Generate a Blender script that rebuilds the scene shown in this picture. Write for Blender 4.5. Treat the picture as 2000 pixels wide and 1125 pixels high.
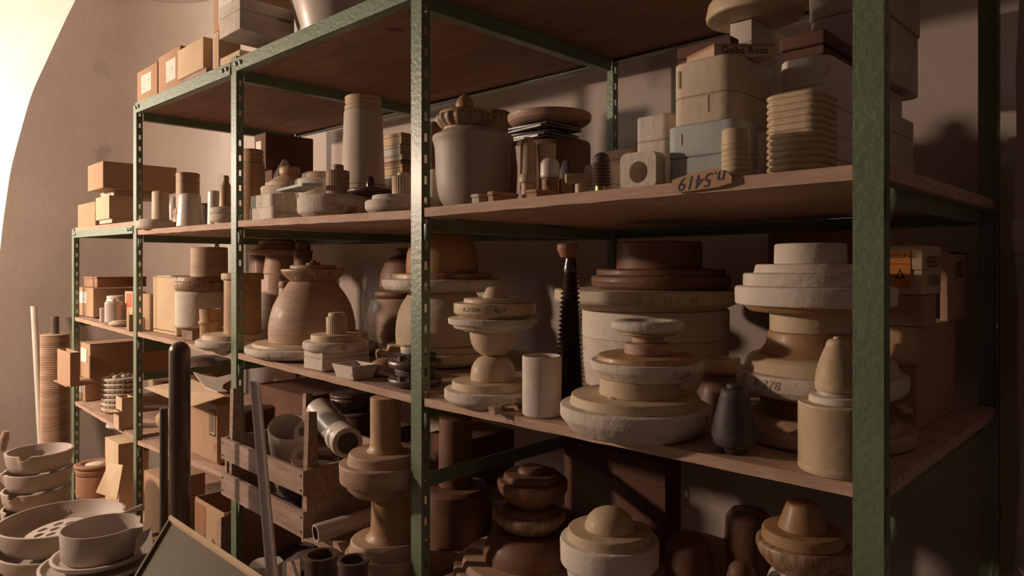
import bpy, math, random
from math import sin, cos, pi, radians, sqrt, atan2
random.seed(7)
for o in list(bpy.data.objects): bpy.data.objects.remove(o, do_unlink=True)
SC = bpy.context.scene
COL = SC.collection

# ------------------------------------------------------------------ camera
FPX, HOR, YAW, CX, CY, CZ = 1360.5, 520.0, radians(44.5), 3.340, -1.019, 1.5
cam = bpy.data.cameras.new('camera'); camo = bpy.data.objects.new('camera', cam); COL.objects.link(camo)
camo.location = (CX, CY, CZ); camo.rotation_euler = (pi/2, 0, YAW)
cam.sensor_width = 36; cam.lens = 36*FPX/2000; cam.shift_y = -(562.5-HOR)/2000; cam.clip_start = .02
SC.camera = camo
SC.view_settings.view_transform = 'Standard'; SC.view_settings.look = 'None'
SC.view_settings.gamma = 1; SC.view_settings.use_curve_mapping = False
SC.view_settings.exposure = 0.0

# ------------------------------------------------------------------ light
w = bpy.data.worlds.new('room_air'); SC.world = w; w.use_nodes = True
bg = w.node_tree.nodes['Background']; bg.inputs[0].default_value = (1.0, .64, .56, 1); bg.inputs[1].default_value = .065
def lamp(name, kind, loc, power, color, size, aim=None, **kw):
    l = bpy.data.lights.new(name, kind); l.energy = power; l.color = color
    o = bpy.data.objects.new(name, l); COL.objects.link(o); o.location = loc
    if kind == 'POINT': l.shadow_soft_size = size
    else:
        l.shape = 'DISK' if 'shape' not in kw else kw['shape']; l.size = size
        if 'size_y' in kw: l.size_y = kw['size_y']
    if aim:
        from mathutils import Vector
        o.rotation_euler = (Vector(aim)-Vector(loc)).to_track_quat('-Z', 'Y').to_euler()
    return o
lamp('aisle_lamp', 'POINT', (-.85, -2.3, 1.5+.66), 330, (1.0, .745, .57), .07)
lamp('niche_daylight', 'AREA', (-2.25, -1.75, 1.5+.75), 50, (1.0, .92, .80), .7, aim=(-2.0, -.5, 1.5+.4))

# ------------------------------------------------------------------ pixel geometry (2000 x 1125 frame)
Fv = (-sin(YAW), cos(YAW)); Rv = (cos(YAW), sin(YAW))
def at_depth(px, d):
    l = (px-1000)*d/FPX
    return (CX+Fv[0]*d+Rv[0]*l, CY+Fv[1]*d+Rv[1]*l)
def P3(px, py, d):
    x, y = at_depth(px, d); return (x, y, CZ+(HOR-py)*d/FPX)
def depth(x, y): return (x-CX)*Fv[0]+(y-CY)*Fv[1]
def ray(px):
    u = (px-1000)/FPX; return (Fv[0]+Rv[0]*u, Fv[1]+Rv[1]*u)
def X_at(px, Y):
    r = ray(px); return CX + (Y-CY)/r[1]*r[0]
def Y_at(px, X):
    r = ray(px); return CY + (X-CX)/r[0]*r[1]
def zpix(py, d): return CZ+(HOR-py)*d/FPX
def wr(hw, px, d): return hw*d/FPX/sqrt(1+((px-1000)/FPX)**2)

# ------------------------------------------------------------------ materials
MATS = {}
def mat(name, c1, c2=None, scale=6, rough=.75, bump=.15, metal=0, coat=0, stretch=(1,1,1), fine=60, spots=None, alpha=None, trans=0):
    if name in MATS: return MATS[name]
    m = bpy.data.materials.new(name); m.use_nodes = True; nt = m.node_tree; n = nt.nodes; L = nt.links
    b = n['Principled BSDF']; b.inputs['Roughness'].default_value = rough; b.inputs['Metallic'].default_value = metal
    b.inputs['Coat Weight'].default_value = coat; b.inputs['Coat Roughness'].default_value = .25
    if trans: b.inputs['Transmission Weight'].default_value = trans
    c2 = c2 or tuple(x*.8 for x in c1)
    tc = n.new('ShaderNodeTexCoord'); mp = n.new('ShaderNodeMapping'); mp.inputs['Scale'].default_value = stretch
    L.new(tc.outputs['Object'], mp.inputs[0])
    a = n.new('ShaderNodeTexNoise'); a.inputs['Scale'].default_value = scale; a.inputs['Detail'].default_value = 8; a.inputs['Roughness'].default_value = .62
    L.new(mp.outputs[0], a.inputs[0])
    r = n.new('ShaderNodeValToRGB'); r.color_ramp.elements[0].position = .33; r.color_ramp.elements[1].position = .68
    r.color_ramp.elements[0].color = (*c2, 1); r.color_ramp.elements[1].color = (*c1, 1)
    L.new(a.outputs[0], r.inputs[0]); out = r.outputs[0]
    if spots:
        s = n.new('ShaderNodeTexNoise'); s.inputs['Scale'].default_value = spots[1]; s.inputs['Detail'].default_value = 5
        L.new(tc.outputs['Object'], s.inputs[0])
        rr = n.new('ShaderNodeValToRGB'); rr.color_ramp.elements[0].position = spots[2]; rr.color_ramp.elements[1].position = spots[2]+.06
        L.new(s.outputs[0], rr.inputs[0])
        mx = n.new('ShaderNodeMix'); mx.data_type = 'RGBA'; L.new(rr.outputs[0], mx.inputs[0]); L.new(out, mx.inputs[6]); mx.inputs[7].default_value = (*spots[0], 1)
        out = mx.outputs[2]
    L.new(out, b.inputs['Base Color'])
    f = n.new('ShaderNodeTexNoise'); f.inputs['Scale'].default_value = fine; f.inputs['Detail'].default_value = 4
    L.new(mp.outputs[0], f.inputs[0])
    bp = n.new('ShaderNodeBump'); bp.inputs['Strength'].default_value = bump; bp.inputs['Distance'].default_value = .004
    L.new(f.outputs[0], bp.inputs['Height']); L.new(bp.outputs[0], b.inputs['Normal'])
    MATS[name] = m; return m
M = {
 'wall': mat('wall plaster', (.48,.40,.345), (.42,.345,.30), 2.5, .95, .35, fine=25, spots=((.28,.225,.20), 1.7, .68)),
 'niche': mat('pale niche plaster', (.80,.77,.70), (.72,.69,.62), 2.5, .95, .3, fine=20),  # niche surface, paler than the main wall
 'floor': mat('concrete floor', (.20,.17,.15), (.14,.12,.10), 4, .9, .3),
 'green': mat('green rack paint', (.165,.215,.125), (.12,.165,.09), 9, .42, .35, coat=.15, fine=90, spots=((.20,.20,.13), 30, .68)),
 'steel': mat('zinc bolt', (.55,.50,.45), (.35,.3,.27), 30, .35, .1, metal=.8),
 'board': mat('pine shelf board', (.58,.39,.285), (.40,.25,.17), 7, .8, .4, stretch=(1,9,9), fine=30, spots=((.12,.06,.045), 14, .72)),
 'ply': mat('plywood shelf board', (.36,.19,.125), (.24,.12,.08), 4, .8, .35, stretch=(1,7,7), fine=24, spots=((.11,.05,.032), 6, .68)),
 'plaster': mat('white plaster', (.74,.655,.55), (.52,.435,.345), 9, .85, .5, fine=60, spots=((.36,.24,.14), 14, .66)),
 'plaster_clean': mat('clean plaster', (.76,.67,.57), (.63,.54,.44), 7, .8, .3, spots=((.42,.31,.21), 20, .69)),
 'cream': mat('shellacked cream plaster', (.66,.51,.335), (.51,.375,.225), 8, .62, .22, coat=.08, spots=((.30,.17,.07), 12, .70)),
 'ochre': mat('ochre varnished plaster', (.52,.32,.15), (.33,.18,.08), 8, .55, .2, coat=.12, spots=((.18,.08,.035), 10, .64)),
 'clay': mat('turned brown plaster', (.54,.36,.235), (.36,.22,.14), 5, .62, .3, coat=.08, stretch=(1,1,7), fine=26, spots=((.46,.33,.22), 7, .69)),
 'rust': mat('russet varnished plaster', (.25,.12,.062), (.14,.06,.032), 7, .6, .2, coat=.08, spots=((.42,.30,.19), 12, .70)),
 'drip': mat('dripping shellac', (.48,.36,.22), (.22,.10,.045), 22, .5, .25, coat=.25, stretch=(3,3,.5)),
 'grey': mat('pale grey glaze', (.74,.66,.56), (.64,.55,.45), 6, .42, .08, coat=.2, spots=((.30,.22,.16), 20, .74)),
 'dark': mat('dark grey bisque', (.10,.078,.072), (.065,.05,.047), 12, .6, .2),
 'brownglaze': mat('brown glaze', (.062,.030,.019), (.035,.016,.011), 12, .25, .08, coat=.6),
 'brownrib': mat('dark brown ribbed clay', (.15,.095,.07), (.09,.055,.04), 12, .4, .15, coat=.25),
 'terracotta': mat('terracotta', (.38,.19,.10), (.27,.12,.06), 10, .6, .2),
 'brass': mat('brass', (.50,.33,.13), (.32,.2,.08), 14, .32, .08, metal=.9),
 'card': mat('brown cardboard', (.50,.31,.185), (.41,.245,.14), 3, .9, .12, spots=((.25,.13,.07), 5, .72)),
 'cardlight': mat('light cardboard', (.68,.50,.325), (.56,.39,.24), 4, .9, .12, spots=((.33,.2,.11), 6, .70)),
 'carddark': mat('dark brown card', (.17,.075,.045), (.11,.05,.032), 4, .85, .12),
 'paper': mat('white paper label', (.78,.73,.63), (.64,.6,.52), 25, .9, .05, spots=((.36,.34,.31), 60, .62)),
 'wood': mat('raw wood', (.46,.32,.24), (.28,.18,.125), 8, .8, .35, stretch=(1,8,8), spots=((.1,.06,.04), 18, .72)),
 'palewood': mat('pale wooden box', (.66,.58,.48), (.50,.42,.34), 5, .85, .2, stretch=(6,1,6)),
 'white': mat('white porcelain', (.56,.475,.41), (.49,.41,.35), 5, .45, .05, coat=.12),
 'bowl': mat('unglazed mortar porcelain', (.48,.39,.32), (.39,.31,.25), 5, .55, .12, spots=((.35,.26,.18), 16, .74)),
 'blue': mat('blue-grey painted plaster', (.46,.49,.47), (.39,.42,.40), 7, .7, .2, spots=((.52,.44,.33), 22, .70)),
 'mouldy': mat('yellowed plaster', (.68,.57,.41), (.52,.41,.28), 6, .75, .3, spots=((.33,.20,.10), 9, .70)),
 'metal': mat('gunmetal with painted reflections', (.20,.15,.11), (.09,.065,.05), 9, .36, .05, metal=.5, stretch=(1,1,.25)),  # brighter brown stands in for warm reflections on the tubes
 'olive': mat('olive sheet', (.13,.092,.038), (.11,.078,.032), 6, .6, .1),
 'ink': mat('black ink', (.03,.025,.022), (.02,.018,.015), 5, .7, 0),
 'etch': mat('etched line', (.36,.28,.20), (.31,.23,.16), 5, .8, 0),
 'orange': mat('orange label', (.62,.22,.02), (.5,.17,.02), 5, .6, 0),
 'redpaper': mat('red label', (.60,.13,.06), (.5,.10,.05), 5, .6, 0),
 'plastic': mat('clear plastic', (.70,.67,.64), (.55,.52,.50), 12, .25, .3, coat=.3),
 'glassrod': mat('translucent strip', (.80,.74,.68), (.72,.65,.6), 12, .3, .05, coat=.4),
 'net': mat('woven grey netting', (.16,.13,.11), (.06,.045,.04), 60, .8, .5),
 'sheetgreen': mat('grey green sheet', (.34,.37,.29), (.26,.27,.22), 8, .6, .1),
}

# ------------------------------------------------------------------ object helpers
def tag(o, label=None, cat=None, group=None, kind=None):
    if label: o['label'] = label
    if cat: o['category'] = cat
    if group: o['group'] = group
    if kind: o['kind'] = kind
    return o
def empty(name, loc=(0,0,0), rz=0):
    o = bpy.data.objects.new(name, None); COL.objects.link(o); o.location = loc; o.rotation_euler = (0,0,rz)
    o.empty_display_size = .03; return o
def build(name, verts, faces, m, parent=None, loc=None, rot=None, smooth=35):
    me = bpy.data.meshes.new(name); me.from_pydata([tuple(v) for v in verts], [], faces); me.validate()
    me.materials.append(M[m] if isinstance(m, str) else m)
    if smooth:
        me.shade_smooth(); me.set_sharp_from_angle(angle=radians(smooth))
    me.update()
    o = bpy.data.objects.new(name, me); COL.objects.link(o)
    if parent: o.parent = parent
    if loc is not None: o.location = loc
    if rot is not None: o.rotation_euler = rot
    return o
class MB:
    def __init__(s): s.v = []; s.f = []
    def add(s, v, f):
        k = len(s.v); s.v += [tuple(p) for p in v]; s.f += [tuple(i+k for i in q) for q in f]; return s
    def box(s, x0, x1, y0, y1, z0, z1):
        v = [(x0,y0,z0),(x1,y0,z0),(x1,y1,z0),(x0,y1,z0),(x0,y0,z1),(x1,y0,z1),(x1,y1,z1),(x0,y1,z1)]
        return s.add(v, [(0,3,2,1),(4,5,6,7),(0,1,5,4),(1,2,6,5),(2,3,7,6),(3,0,4,7)])
    def hexa(s, b, t):   # bottom quad, top quad
        return s.add(list(b)+list(t), [(0,3,2,1),(4,5,6,7),(0,1,5,4),(1,2,6,5),(2,3,7,6),(3,0,4,7)])
    def tube(s, pts, rad, seg=16, cap=True):
        from mathutils import Vector
        pts = [Vector(p) for p in pts]; rad = rad if isinstance(rad, (list, tuple)) else [rad]*len(pts)
        base = len(s.v); up = Vector((0,0,1))
        d0 = (pts[1]-pts[0]).normalized()
        if abs(d0.z) > .95: up = Vector((1,0,0))
        for i, p in enumerate(pts):
            d = (pts[min(i+1, len(pts)-1)]-pts[max(i-1, 0)]).normalized()
            a = d.cross(up).normalized(); b = a.cross(d)
            for k in range(seg):
                t = 2*pi*k/seg; q = p+(a*cos(t)+b*sin(t))*rad[i]; s.v.append((q.x, q.y, q.z))
        for i in range(len(pts)-1):
            for k in range(seg):
                a0 = base+i*seg+k; a1 = base+i*seg+(k+1) % seg
                s.f.append((a0, a1, a1+seg, a0+seg))
        if cap:
            s.f.append(tuple(base+k for k in range(seg))[::-1]); s.f.append(tuple(base+(len(pts)-1)*seg+k for k in range(seg)))
        return s
    def out(s, name, m, parent=None, **kw): return build(name, s.v, s.f, m, parent, **kw)

def chamfer(prof, c=.0016):
    out = []
    n = len(prof)
    for i, (z, r) in enumerate(prof):
        if i == 0 or i == n-1: out.append((z, r)); continue
        (z0, r0), (z1, r1) = prof[i-1], prof[i+1]
        a = (z0-z, r0-r); b = (z1-z, r1-r); la = sqrt(a[0]**2+a[1]**2); lb = sqrt(b[0]**2+b[1]**2)
        if la < 1e-6 or lb < 1e-6: out.append((z, r)); continue
        cs = (a[0]*b[0]+a[1]*b[1])/la/lb
        if cs < -.86: out.append((z, r)); continue
        ca = min(c, la*.35); cb = min(c, lb*.35)
        pa = (z+a[0]/la*ca, r+a[1]/la*ca); pb = (z+b[0]/lb*cb, r+b[1]/lb*cb)
        out.append(pa); out.append(((pa[0]+pb[0]+z)/3*1.0, (pa[1]+pb[1]+r)/3*1.0)); out.append(pb)
    return out
def lathe_geo(prof, seg=72, flutes=0, famp=0, cham=.0016, squash=1, wob=0, lobes=None):
    p = [(z, max(r, 0)) for z, r in prof]
    if p[0][1] > 1e-6: p = [(p[0][0], 0)]+p
    if p[-1][1] > 1e-6: p = p+[(p[-1][0], 0)]
    if cham: p = chamfer(p, cham)
    if flutes: seg = flutes*4
    v = []; f = []; rings = []
    ph = random.random()*6
    for z, r in p:
        if r < 1e-6: rings.append([len(v)]); v.append((0,0,z)); continue
        ids = []
        for k in range(seg):
            t = 2*pi*k/seg; rr = r
            if flutes and r > .004: rr = r - (famp if k % 4 >= 2 else 0)
            if lobes: rr *= 1-lobes[1]*(.5-.5*cos(lobes[0]*t+.8*sin(3*t)))
            if wob: rr *= 1+wob*(sin(2*t+ph)+.6*sin(5*t+ph*2)+.4*sin(9*t+z*60))
            ids.append(len(v)); v.append((rr*cos(t), rr*sin(t)*squash, z))
        rings.append(ids)
    for a, b in zip(rings, rings[1:]):
        if len(a) == 1 and len(b) == 1: continue
        if len(a) == 1: f += [(a[0], b[(k+1) % seg], b[k]) for k in range(seg)]
        elif len(b) == 1: f += [(a[k], a[(k+1) % seg], b[0]) for k in range(seg)]
        else: f += [(a[k], a[(k+1) % seg], b[(k+1) % seg], b[k]) for k in range(seg)]
    return v, f
def ribs(y0, y1, h0, h1, n, amp, shape='round'):
    out = []
    for i in range(n):
        for t, a in ((0,1),(.18,.25),(.5,0),(.82,.25)) if shape == 'round' else ((0,1),(.42,.2),(.5,0),(.72,.35)) if shape == 'saw' else ((0,.0),(.62,0),(.66,1),(.96,1)):
            u = (i+t)/n; out.append((y0+(y1-y0)*u, h0+(h1-h0)*u-amp*a))
    return out

# ------------------------------------------------------------------ shelves: front-edge pixels (xl,yl,xr,yr) per bay
SH = {  # (bay, level): ((pxl,pyl),(pxr,pyr))
 (1,'top'): ((266.6,202),(449,123)), (2,'top'): ((461,115.5),(700,10)), (3,'top'): None,
 (0,'s2'): ((152,444),(260,432)), (1,'s2'): ((282,448),(450,434)), (2,'s2'): ((470,430.5),(800,410)), (3,'s2'): ((884,400),(1667,321)),
 (0,'s3'): ((151,621),(258,649)), (1,'s3'): ((275,650.6),(450,690)), (2,'s3'): ((475,693),(800,772)), (3,'s3'): ((830,779),(1560,925)),
 (0,'s4'): ((154,790),(258,851)), (1,'s4'): ((271,862.6),(450,930)), (2,'s4'): None, (3,'s4'): None,
}
SZ = {}
for k, v in SH.items():
    if v:
        (xa, ya), (xb, yb) = v; A = X_at(xa, 0); B = X_at(xb, 0)
        za = zpix(ya, depth(A, 0)); zb = zpix(yb, depth(B, 0))
        SZ[k] = (A, za, B, zb)
t2 = SZ[(2,'top')]; zt = t2[1]+(t2[3]-t2[1])*(2-t2[0])/(t2[2]-t2[0])
SZ[(3,'top')] = (2, zt, 3, zt-.008)
SZ[(2,'s4')] = (1, CZ-.757, 2, CZ-.757); SZ[(3,'s4')] = (2, CZ-.757, 3, CZ-.757)
for b in range(4): SZ[(b,'s5')] = (b-1, CZ-1.2, b, CZ-1.2)
def shz(bay, lev, X):
    bay = min(max(int(math.floor(X))+1, 1 if lev == 'top' else 0), 3)
    A, za, B, zb = SZ[(bay, lev)]; return za+(zb-za)*(X-A)/(B-A)

def shzr(bay, lev, x0, x1):
    xs = [x0, x1]+[k+e for k in range(-1, 4) for e in (-.0001, .0001) if x0 < k+e < x1]
    return max(shz(bay, lev, x) for x in xs)
# ------------------------------------------------------------------ room
WX, WY, FZ, TZ = -1.75, .93, 0.0, 3.3
def room():
    f = MB().box(-4.5, 6, -3.5, 1.2, FZ-.05, FZ).out('floor', 'floor', smooth=0); tag(f, kind='structure')
    c = MB().box(-4.5, 6, -.2, 1.2, TZ, TZ+.05).out('ceiling', 'wall', smooth=0); tag(c, kind='structure')
    # end wall runs round a soft corner into the back wall
    path = []
    R = .45
    # arched edge of the end wall, from photograph: pixels on plane X = WX
    edge = [(-16,700),(-10,600),(-3,520),(4,448),(13,384),(21,328),(36,273),(51,218),(64,175),(81,141),(102,94),(134,26),(147,0),(178,-60),(220,-130),(275,-200)]
    rows = []
    def eY(px): return Y_at(px, WX)
    pts = [(eY(a), zpix(b, depth(WX, eY(a)))) for a, b in edge]
    pts.sort(key=lambda q: q[1])
    pts = [(pts[0][0]-.02, FZ)]+pts
    zs = [FZ+(TZ-FZ)*i/60 for i in range(61)]
    def ey(z):
        for (y0, z0), (y1, z1) in zip(pts, pts[1:]):
            if z0 <= z <= z1: return y0+(y1-y0)*(z-z0)/(z1-z0+1e-9)
        return pts[-1][0]+(z-pts[-1][1])*1.2
    ey0 = ey
    ey = lambda z: sum(ey0(min(max(z+k*.03, FZ), TZ)) for k in range(-3, 4))/7
    v = []; fc = []
    for z in zs:
        e = min(ey(z), WY-R-.02)
        row = [(WX, e+(WY-R-e)*t/12, z) for t in range(13)]
        row += [(WX+R-R*cos(a), WY-R+R*sin(a), z) for a in [pi/2*t/12 for t in range(1, 13)]]
        row += [(WX+R+(4.6-WX-R)*t/20, WY, z) for t in range(1, 21)]
        v += row; n = len(row)
    for i in range(60):
        for j in range(n-1):
            a = i*n+j; fc.append((a, a+1, a+1+n, a+n))
    # outer skin so the wall has thickness
    k = len(v)
    v2 = [(min(x, WX+.0)-.0-.15 if x <= WX+.001 else x-.0, y if x <= WX+.001 else y+.15, z) for x, y, z in v]
    w_ = build('wall_back', v+v2, fc+[tuple(i+k for i in q)[::-1] for q in fc], 'wall', smooth=40); tag(w_, kind='structure')
    # splayed reveal of the bright niche, following the arched edge
    v = []; fc = []
    for z in zs:
        e = min(ey(z), WY-R-.02)
        v += [(WX-1.05*t/10, e-.75*t/10, z) for t in range(11)]
    for i in range(60):
        for j in range(10):
            a = i*11+j; fc.append((a, a+11, a+12, a+1))
    nw = build('wall_left', v, fc, 'niche', smooth=40); tag(nw, kind='structure')
    bk = MB().box(WX-1.15, WX-1.05, -2.6, .3, FZ, TZ).out('wall_niche_back', 'niche', smooth=0); tag(bk, kind='structure')
    # pier at the right
    v = []; 
    N = 40; X0, Y0 = 3.078, .70
    for i in range(N+1):
        z = FZ+(TZ-FZ)*i/N; j = .004*sin(z*7)+.003*sin(z*19)
        v += [(X0+j, WY+.1, z), (X0+j, Y0+.008, z), (X0+j+.008, Y0, z), (4.6, Y0, z), (4.6, WY+.1, z)]
    fc = []
    for i in range(N):
        for j in range(5):
            a = i*5+j; b = i*5+(j+1) % 5; fc.append((a, b, b+5, a+5))
    fc.append((0,1,2,3,4)); fc.append(tuple(N*5+i for i in (4,3,2,1,0)))
    pr = build('wall_right', v, fc, 'wall', smooth=50); tag(pr, kind='structure')
room()

# ------------------------------------------------------------------ the green rack
D = .78; FL = .040; SF = .026; TH = .0028
rack = empty('shelving_rack', (1.0, .4, FZ))
tag(rack, 'long green slotted-steel shelving rack with wooden boards against the wall', 'shelving rack')
def rp(mb, name, m, **kw):
    o = mb.out(name, m, **kw); o.parent = rack; o.matrix_parent_inverse = rack.matrix_basis.inverted(); 
    from mathutils import Matrix
    o.matrix_parent_inverse = Matrix.Translation((-1.0, -.4, -FZ)); return o
def post(X, Y, ztop, back=False, lip=True):
    mb = MB(); s = -1 if back else 1
    a, b = sorted((Y, Y+s*TH)); mb.box(X, X+FL, a, b, FZ, ztop)
    # slotted side flange
    y1, y2, y3, y4 = [Y+s*q for q in (TH, SF*.36, SF*.70, SF)]
    x0, x1 = X+FL-TH, X+FL
    for p, q in ((y1, y2), (y3, y4)):
        a, b = sorted((p, q)); mb.box(x0, x1, a, b, FZ, ztop)
    a, b = sorted((y2, y3)); pitch = .0505; z = FZ; sl = .020
    z_ = ztop-.03
    top = ztop
    while z_ > FZ:
        mb.box(x0, x1, a, b, z_, top); top = z_-sl; z_ -= pitch
    return rp(mb, 'post', 'green', smooth=0)
post(-1, 0, shz(0,'s2',-1)-.005)
for X, zt_ in ((0, SZ[(1,'top')][1]-.004), (1, SZ[(2,'top')][1]+.012), (2, 2.4), (3, 2.45)):
    post(X, 0, zt_)
post(-1, D, shz(0,'s2',-1)-.005, True)
for X in (0,1,2,3): post(X, D, SZ[(2,'top')][1]+.01, True)
# boards
BT = {'top':.018, 's2':.021, 's3':.019, 's4':.018, 's5':.018}
def board(bay, lev, x0=None, x1=None, y0=.004, y1=D-.004, m='board', drop=0):
    xa = (bay-1+FL+.004) if x0 is None else x0; xb = (bay-.004) if x1 is None else x1
    if bay == 3: xb = 3.0 if lev == 'top' else 3.0355
    th = BT[lev]; mb = MB(); N = 24
    # front edge slightly rough
    rows = []
    for i in range(N+1):
        x = xa+(xb-xa)*i/N; z = shz(bay, lev, min(x, bay-1e-4))-drop; j = .0005*sin(i*1.7)+.0004*sin(i*4.3)
        rows.append([(x, y0, z), (x, y1, z), (x, y1, z-th), (x, y0+.0005, z-th-j)])
    v = [p for r in rows for p in r]; f = []
    for i in range(N):
        for k in range(4):
            a = i*4+k; b = i*4+(k+1) % 4; f.append((a, a+4, b+4, b))
    f.append((0,1,2,3)); f.append((N*4+3, N*4+2, N*4+1, N*4))
    mb.add(v, f); return rp(mb, 'shelf_board', m, smooth=0)
def beamX(bay, lev, Y, h=.042, bolts=True, dz=0, flange=True):
    xa, xb = bay-1, bay; A = shz(bay, lev, xa+1e-4)+dz; B = shz(bay, lev, xb-1e-4)+dz
    s = 1 if Y < .4 else -1
    mb = MB()
    y0, y1 = (Y-.004, Y-.001) if s > 0 else (Y+.001, Y+.004)
    e0, e1 = (FL+.001 if s > 0 else 0), 0
    mb.hexa([(xa+e0,y0,A-h),(xb,y0,B-h),(xb,y1,B-h),(xa+e0,y1,A-h)], [(xa+e0,y0,A),(xb,y0,B),(xb,y1,B),(xa+e0,y1,A)])
    ya, yb = sorted((Y+s*.001, Y+s*.028))
    if flange: mb.hexa([(xa+FL,ya,A-h),(xb,ya,B-h),(xb,yb,B-h),(xa+FL,yb,A-h)], [(xa+FL,ya,A-h+.003),(xb,ya,B-h+.003),(xb,yb,B-h+.003),(xa+FL,yb,A-h+.003)])
    o = rp(mb, 'beam', 'green', smooth=0)
    if bolts:
        for X in (xa+FL+.012, xa+FL+.045, xb-.055, xb-.022):
            z = A+(B-A)*(X-xa)-h*.45
            g, f = lathe_geo([(0,.0075),(.003,.0085),(.006,.006),(.008,.002)], seg=14, cham=0)
            yo = Y-.004 if s > 0 else Y-.0
            gg = [(X+p[0], yo-p[2], z+p[1]) for p in g]
            b_ = build('bolt', gg, f, 'steel'); b_.parent = o
    return o
def beamY(X, z, h=.035, y0=.0, y1=D, dz1=0, side=0):
    mb = MB(); x0 = X+.001 if side == 0 else X+FL-TH-.004
    x0 = X+FL-.0075 if X < 3 else X+.012
    mb.hexa([(x0,y0+.03,z-h),(x0+.003,y0+.03,z-h),(x0+.003,y1-.03,z-h+dz1),(x0,y1-.03,z-h+dz1)], [(x0,y0+.03,z),(x0+.003,y0+.03,z),(x0+.003,y1-.03,z+dz1),(x0,y1-.03,z+dz1)])
    if X < 3: mb.hexa([(x0-.025,y0+.03,z-h),(x0,y0+.03,z-h),(x0,y1-.03,z-h+dz1),(x0-.025,y1-.03,z-h+dz1)], [(x0-.025,y0+.03,z-h+.003),(x0,y0+.03,z-h+.003),(x0,y1-.03,z-h+dz1+.003),(x0-.025,y1-.03,z-h+dz1+.003)])
    return rp(mb, 'side_beam', 'green', smooth=0)
def hook(X, z):
    mb = MB(); x = X+FL
    mb.add([(x,.004,z),(x+.012,.004,z-.004),(x+.014,.006,z-.02),(x+.006,.005,z-.045),(x,.004,z-.03)] + [(x,.009,z),(x+.012,.009,z-.004),(x+.014,.011,z-.02),(x+.006,.010,z-.045),(x,.009,z-.03)],
           [(0,1,2,3,4),(9,8,7,6,5)]+[(i,i+5,(i+1)%5+5,(i+1)%5) for i in range(5)])
    rp(mb, 'bracket', 'green', smooth=0)
for b in (1,2,3):
    board(b, 'top', m='ply', drop=.016); beamX(b, 'top', 0, .043); beamX(b, 'top', D, .043)
    # loose pine board lying above the beam
for X in (0,1,2,3):
    bb = min(max(X+1,1),3); beamY(X, shz(bb,'top',X)-.017, .052)
for b in (0,1,2,3):
    board(b, 's2'); board(b, 's3')
board(0,'s4'); board(1,'s4'); board(2,'s4', m='board'); board(3,'s4')
beamX(0, 's2', 0, .034, dz=-.020, flange=False); beamX(0, 's2', D, .03, dz=-.021, bolts=False)
for b in (1,2,3): beamX(b, 's2', D, .03, dz=-.022, bolts=False)
for X in (-1,0,1,2,3):
    for lev in ('s2','s3','s4'):
        b = min(X+1, 3)
        z = shz(b, lev, X)
        if X > -1: z = min(z, shz(b, lev, X-1e-4))
        beamY(X, z-BT[lev]-.001, .03)
        if X >= 0: hook(X, z-BT[lev]-.012)
for y_, lo in ((672,1),(727,1)):
    beamY(0, zpix(y_, depth(0,.0)), .035)
beamY(2, zpix(927, depth(2.04, .0)), .035)
# diagonal brace on the right end
a = P3(1893, 985, depth(3.0, .74)); mb = MB(); 
z1 = a[2]; z0 = z1-.95
mb.hexa([(3.043,.06,z0),(3.046,.06,z0),(3.046,.09,z0),(3.043,.09,z0)], [(3.043,.735,z1),(3.046,.735,z1),(3.046,.765,z1),(3.043,.765,z1)])
rp(mb, 'diagonal_brace', 'green', smooth=0)

# ------------------------------------------------------------------ text
def text_geo(s, size, shear=0.0, space=1.0):
    cu = bpy.data.curves.new('t', 'FONT'); cu.body = s; cu.size = size; cu.shear = shear; cu.space_character = space
    cu.align_x = 'CENTER'; cu.align_y = 'CENTER'; cu.resolution_u = 3
    o = bpy.data.objects.new('t', cu); COL.objects.link(o); bpy.context.view_layer.update()
    dg = bpy.context.evaluated_depsgraph_get(); me = o.evaluated_get(dg).to_mesh()
    v = [tuple(p.co) for p in me.vertices]; f = [tuple(p.vertices) for p in me.polygons]
    o.evaluated_get(dg).to_mesh_clear(); bpy.data.objects.remove(o, do_unlink=True); bpy.data.curves.remove(cu)
    return v, f
def text_cyl(parent, s, r, z, size, ang, m='ink', shear=.15, taper=0, space=1.1, sz=1.0):
    v, f = text_geo(s, size, shear, space)
    o = [( (r+.0006+taper*p[1])*cos(ang+p[0]/r), (r+.0006+taper*p[1])*sin(ang+p[0]/r), z+p[1]*sz) for p in v]
    q = build('lettering', o, f, m, parent, smooth=0); q['label'] = ('dark handwritten "%s"' % s) if m == 'ink' else ('engraved "%s"' % s); return q
def text_plane(parent, s, o, ux, uy, size, m='ink', rot=0, shear=.1, space=1.0, off=.0006):
    from mathutils import Vector
    v, f = text_geo(s, size, shear, space); ux = Vector(ux).normalized(); uy = Vector(uy).normalized(); n = ux.cross(uy)
    c, s_ = cos(rot), sin(rot)
    out = [Vector(o)+ux*(p[0]*c-p[1]*s_)+uy*(p[0]*s_+p[1]*c)+n*off for p in v]
    return build('lettering', out, f, m, parent, smooth=0)

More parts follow.
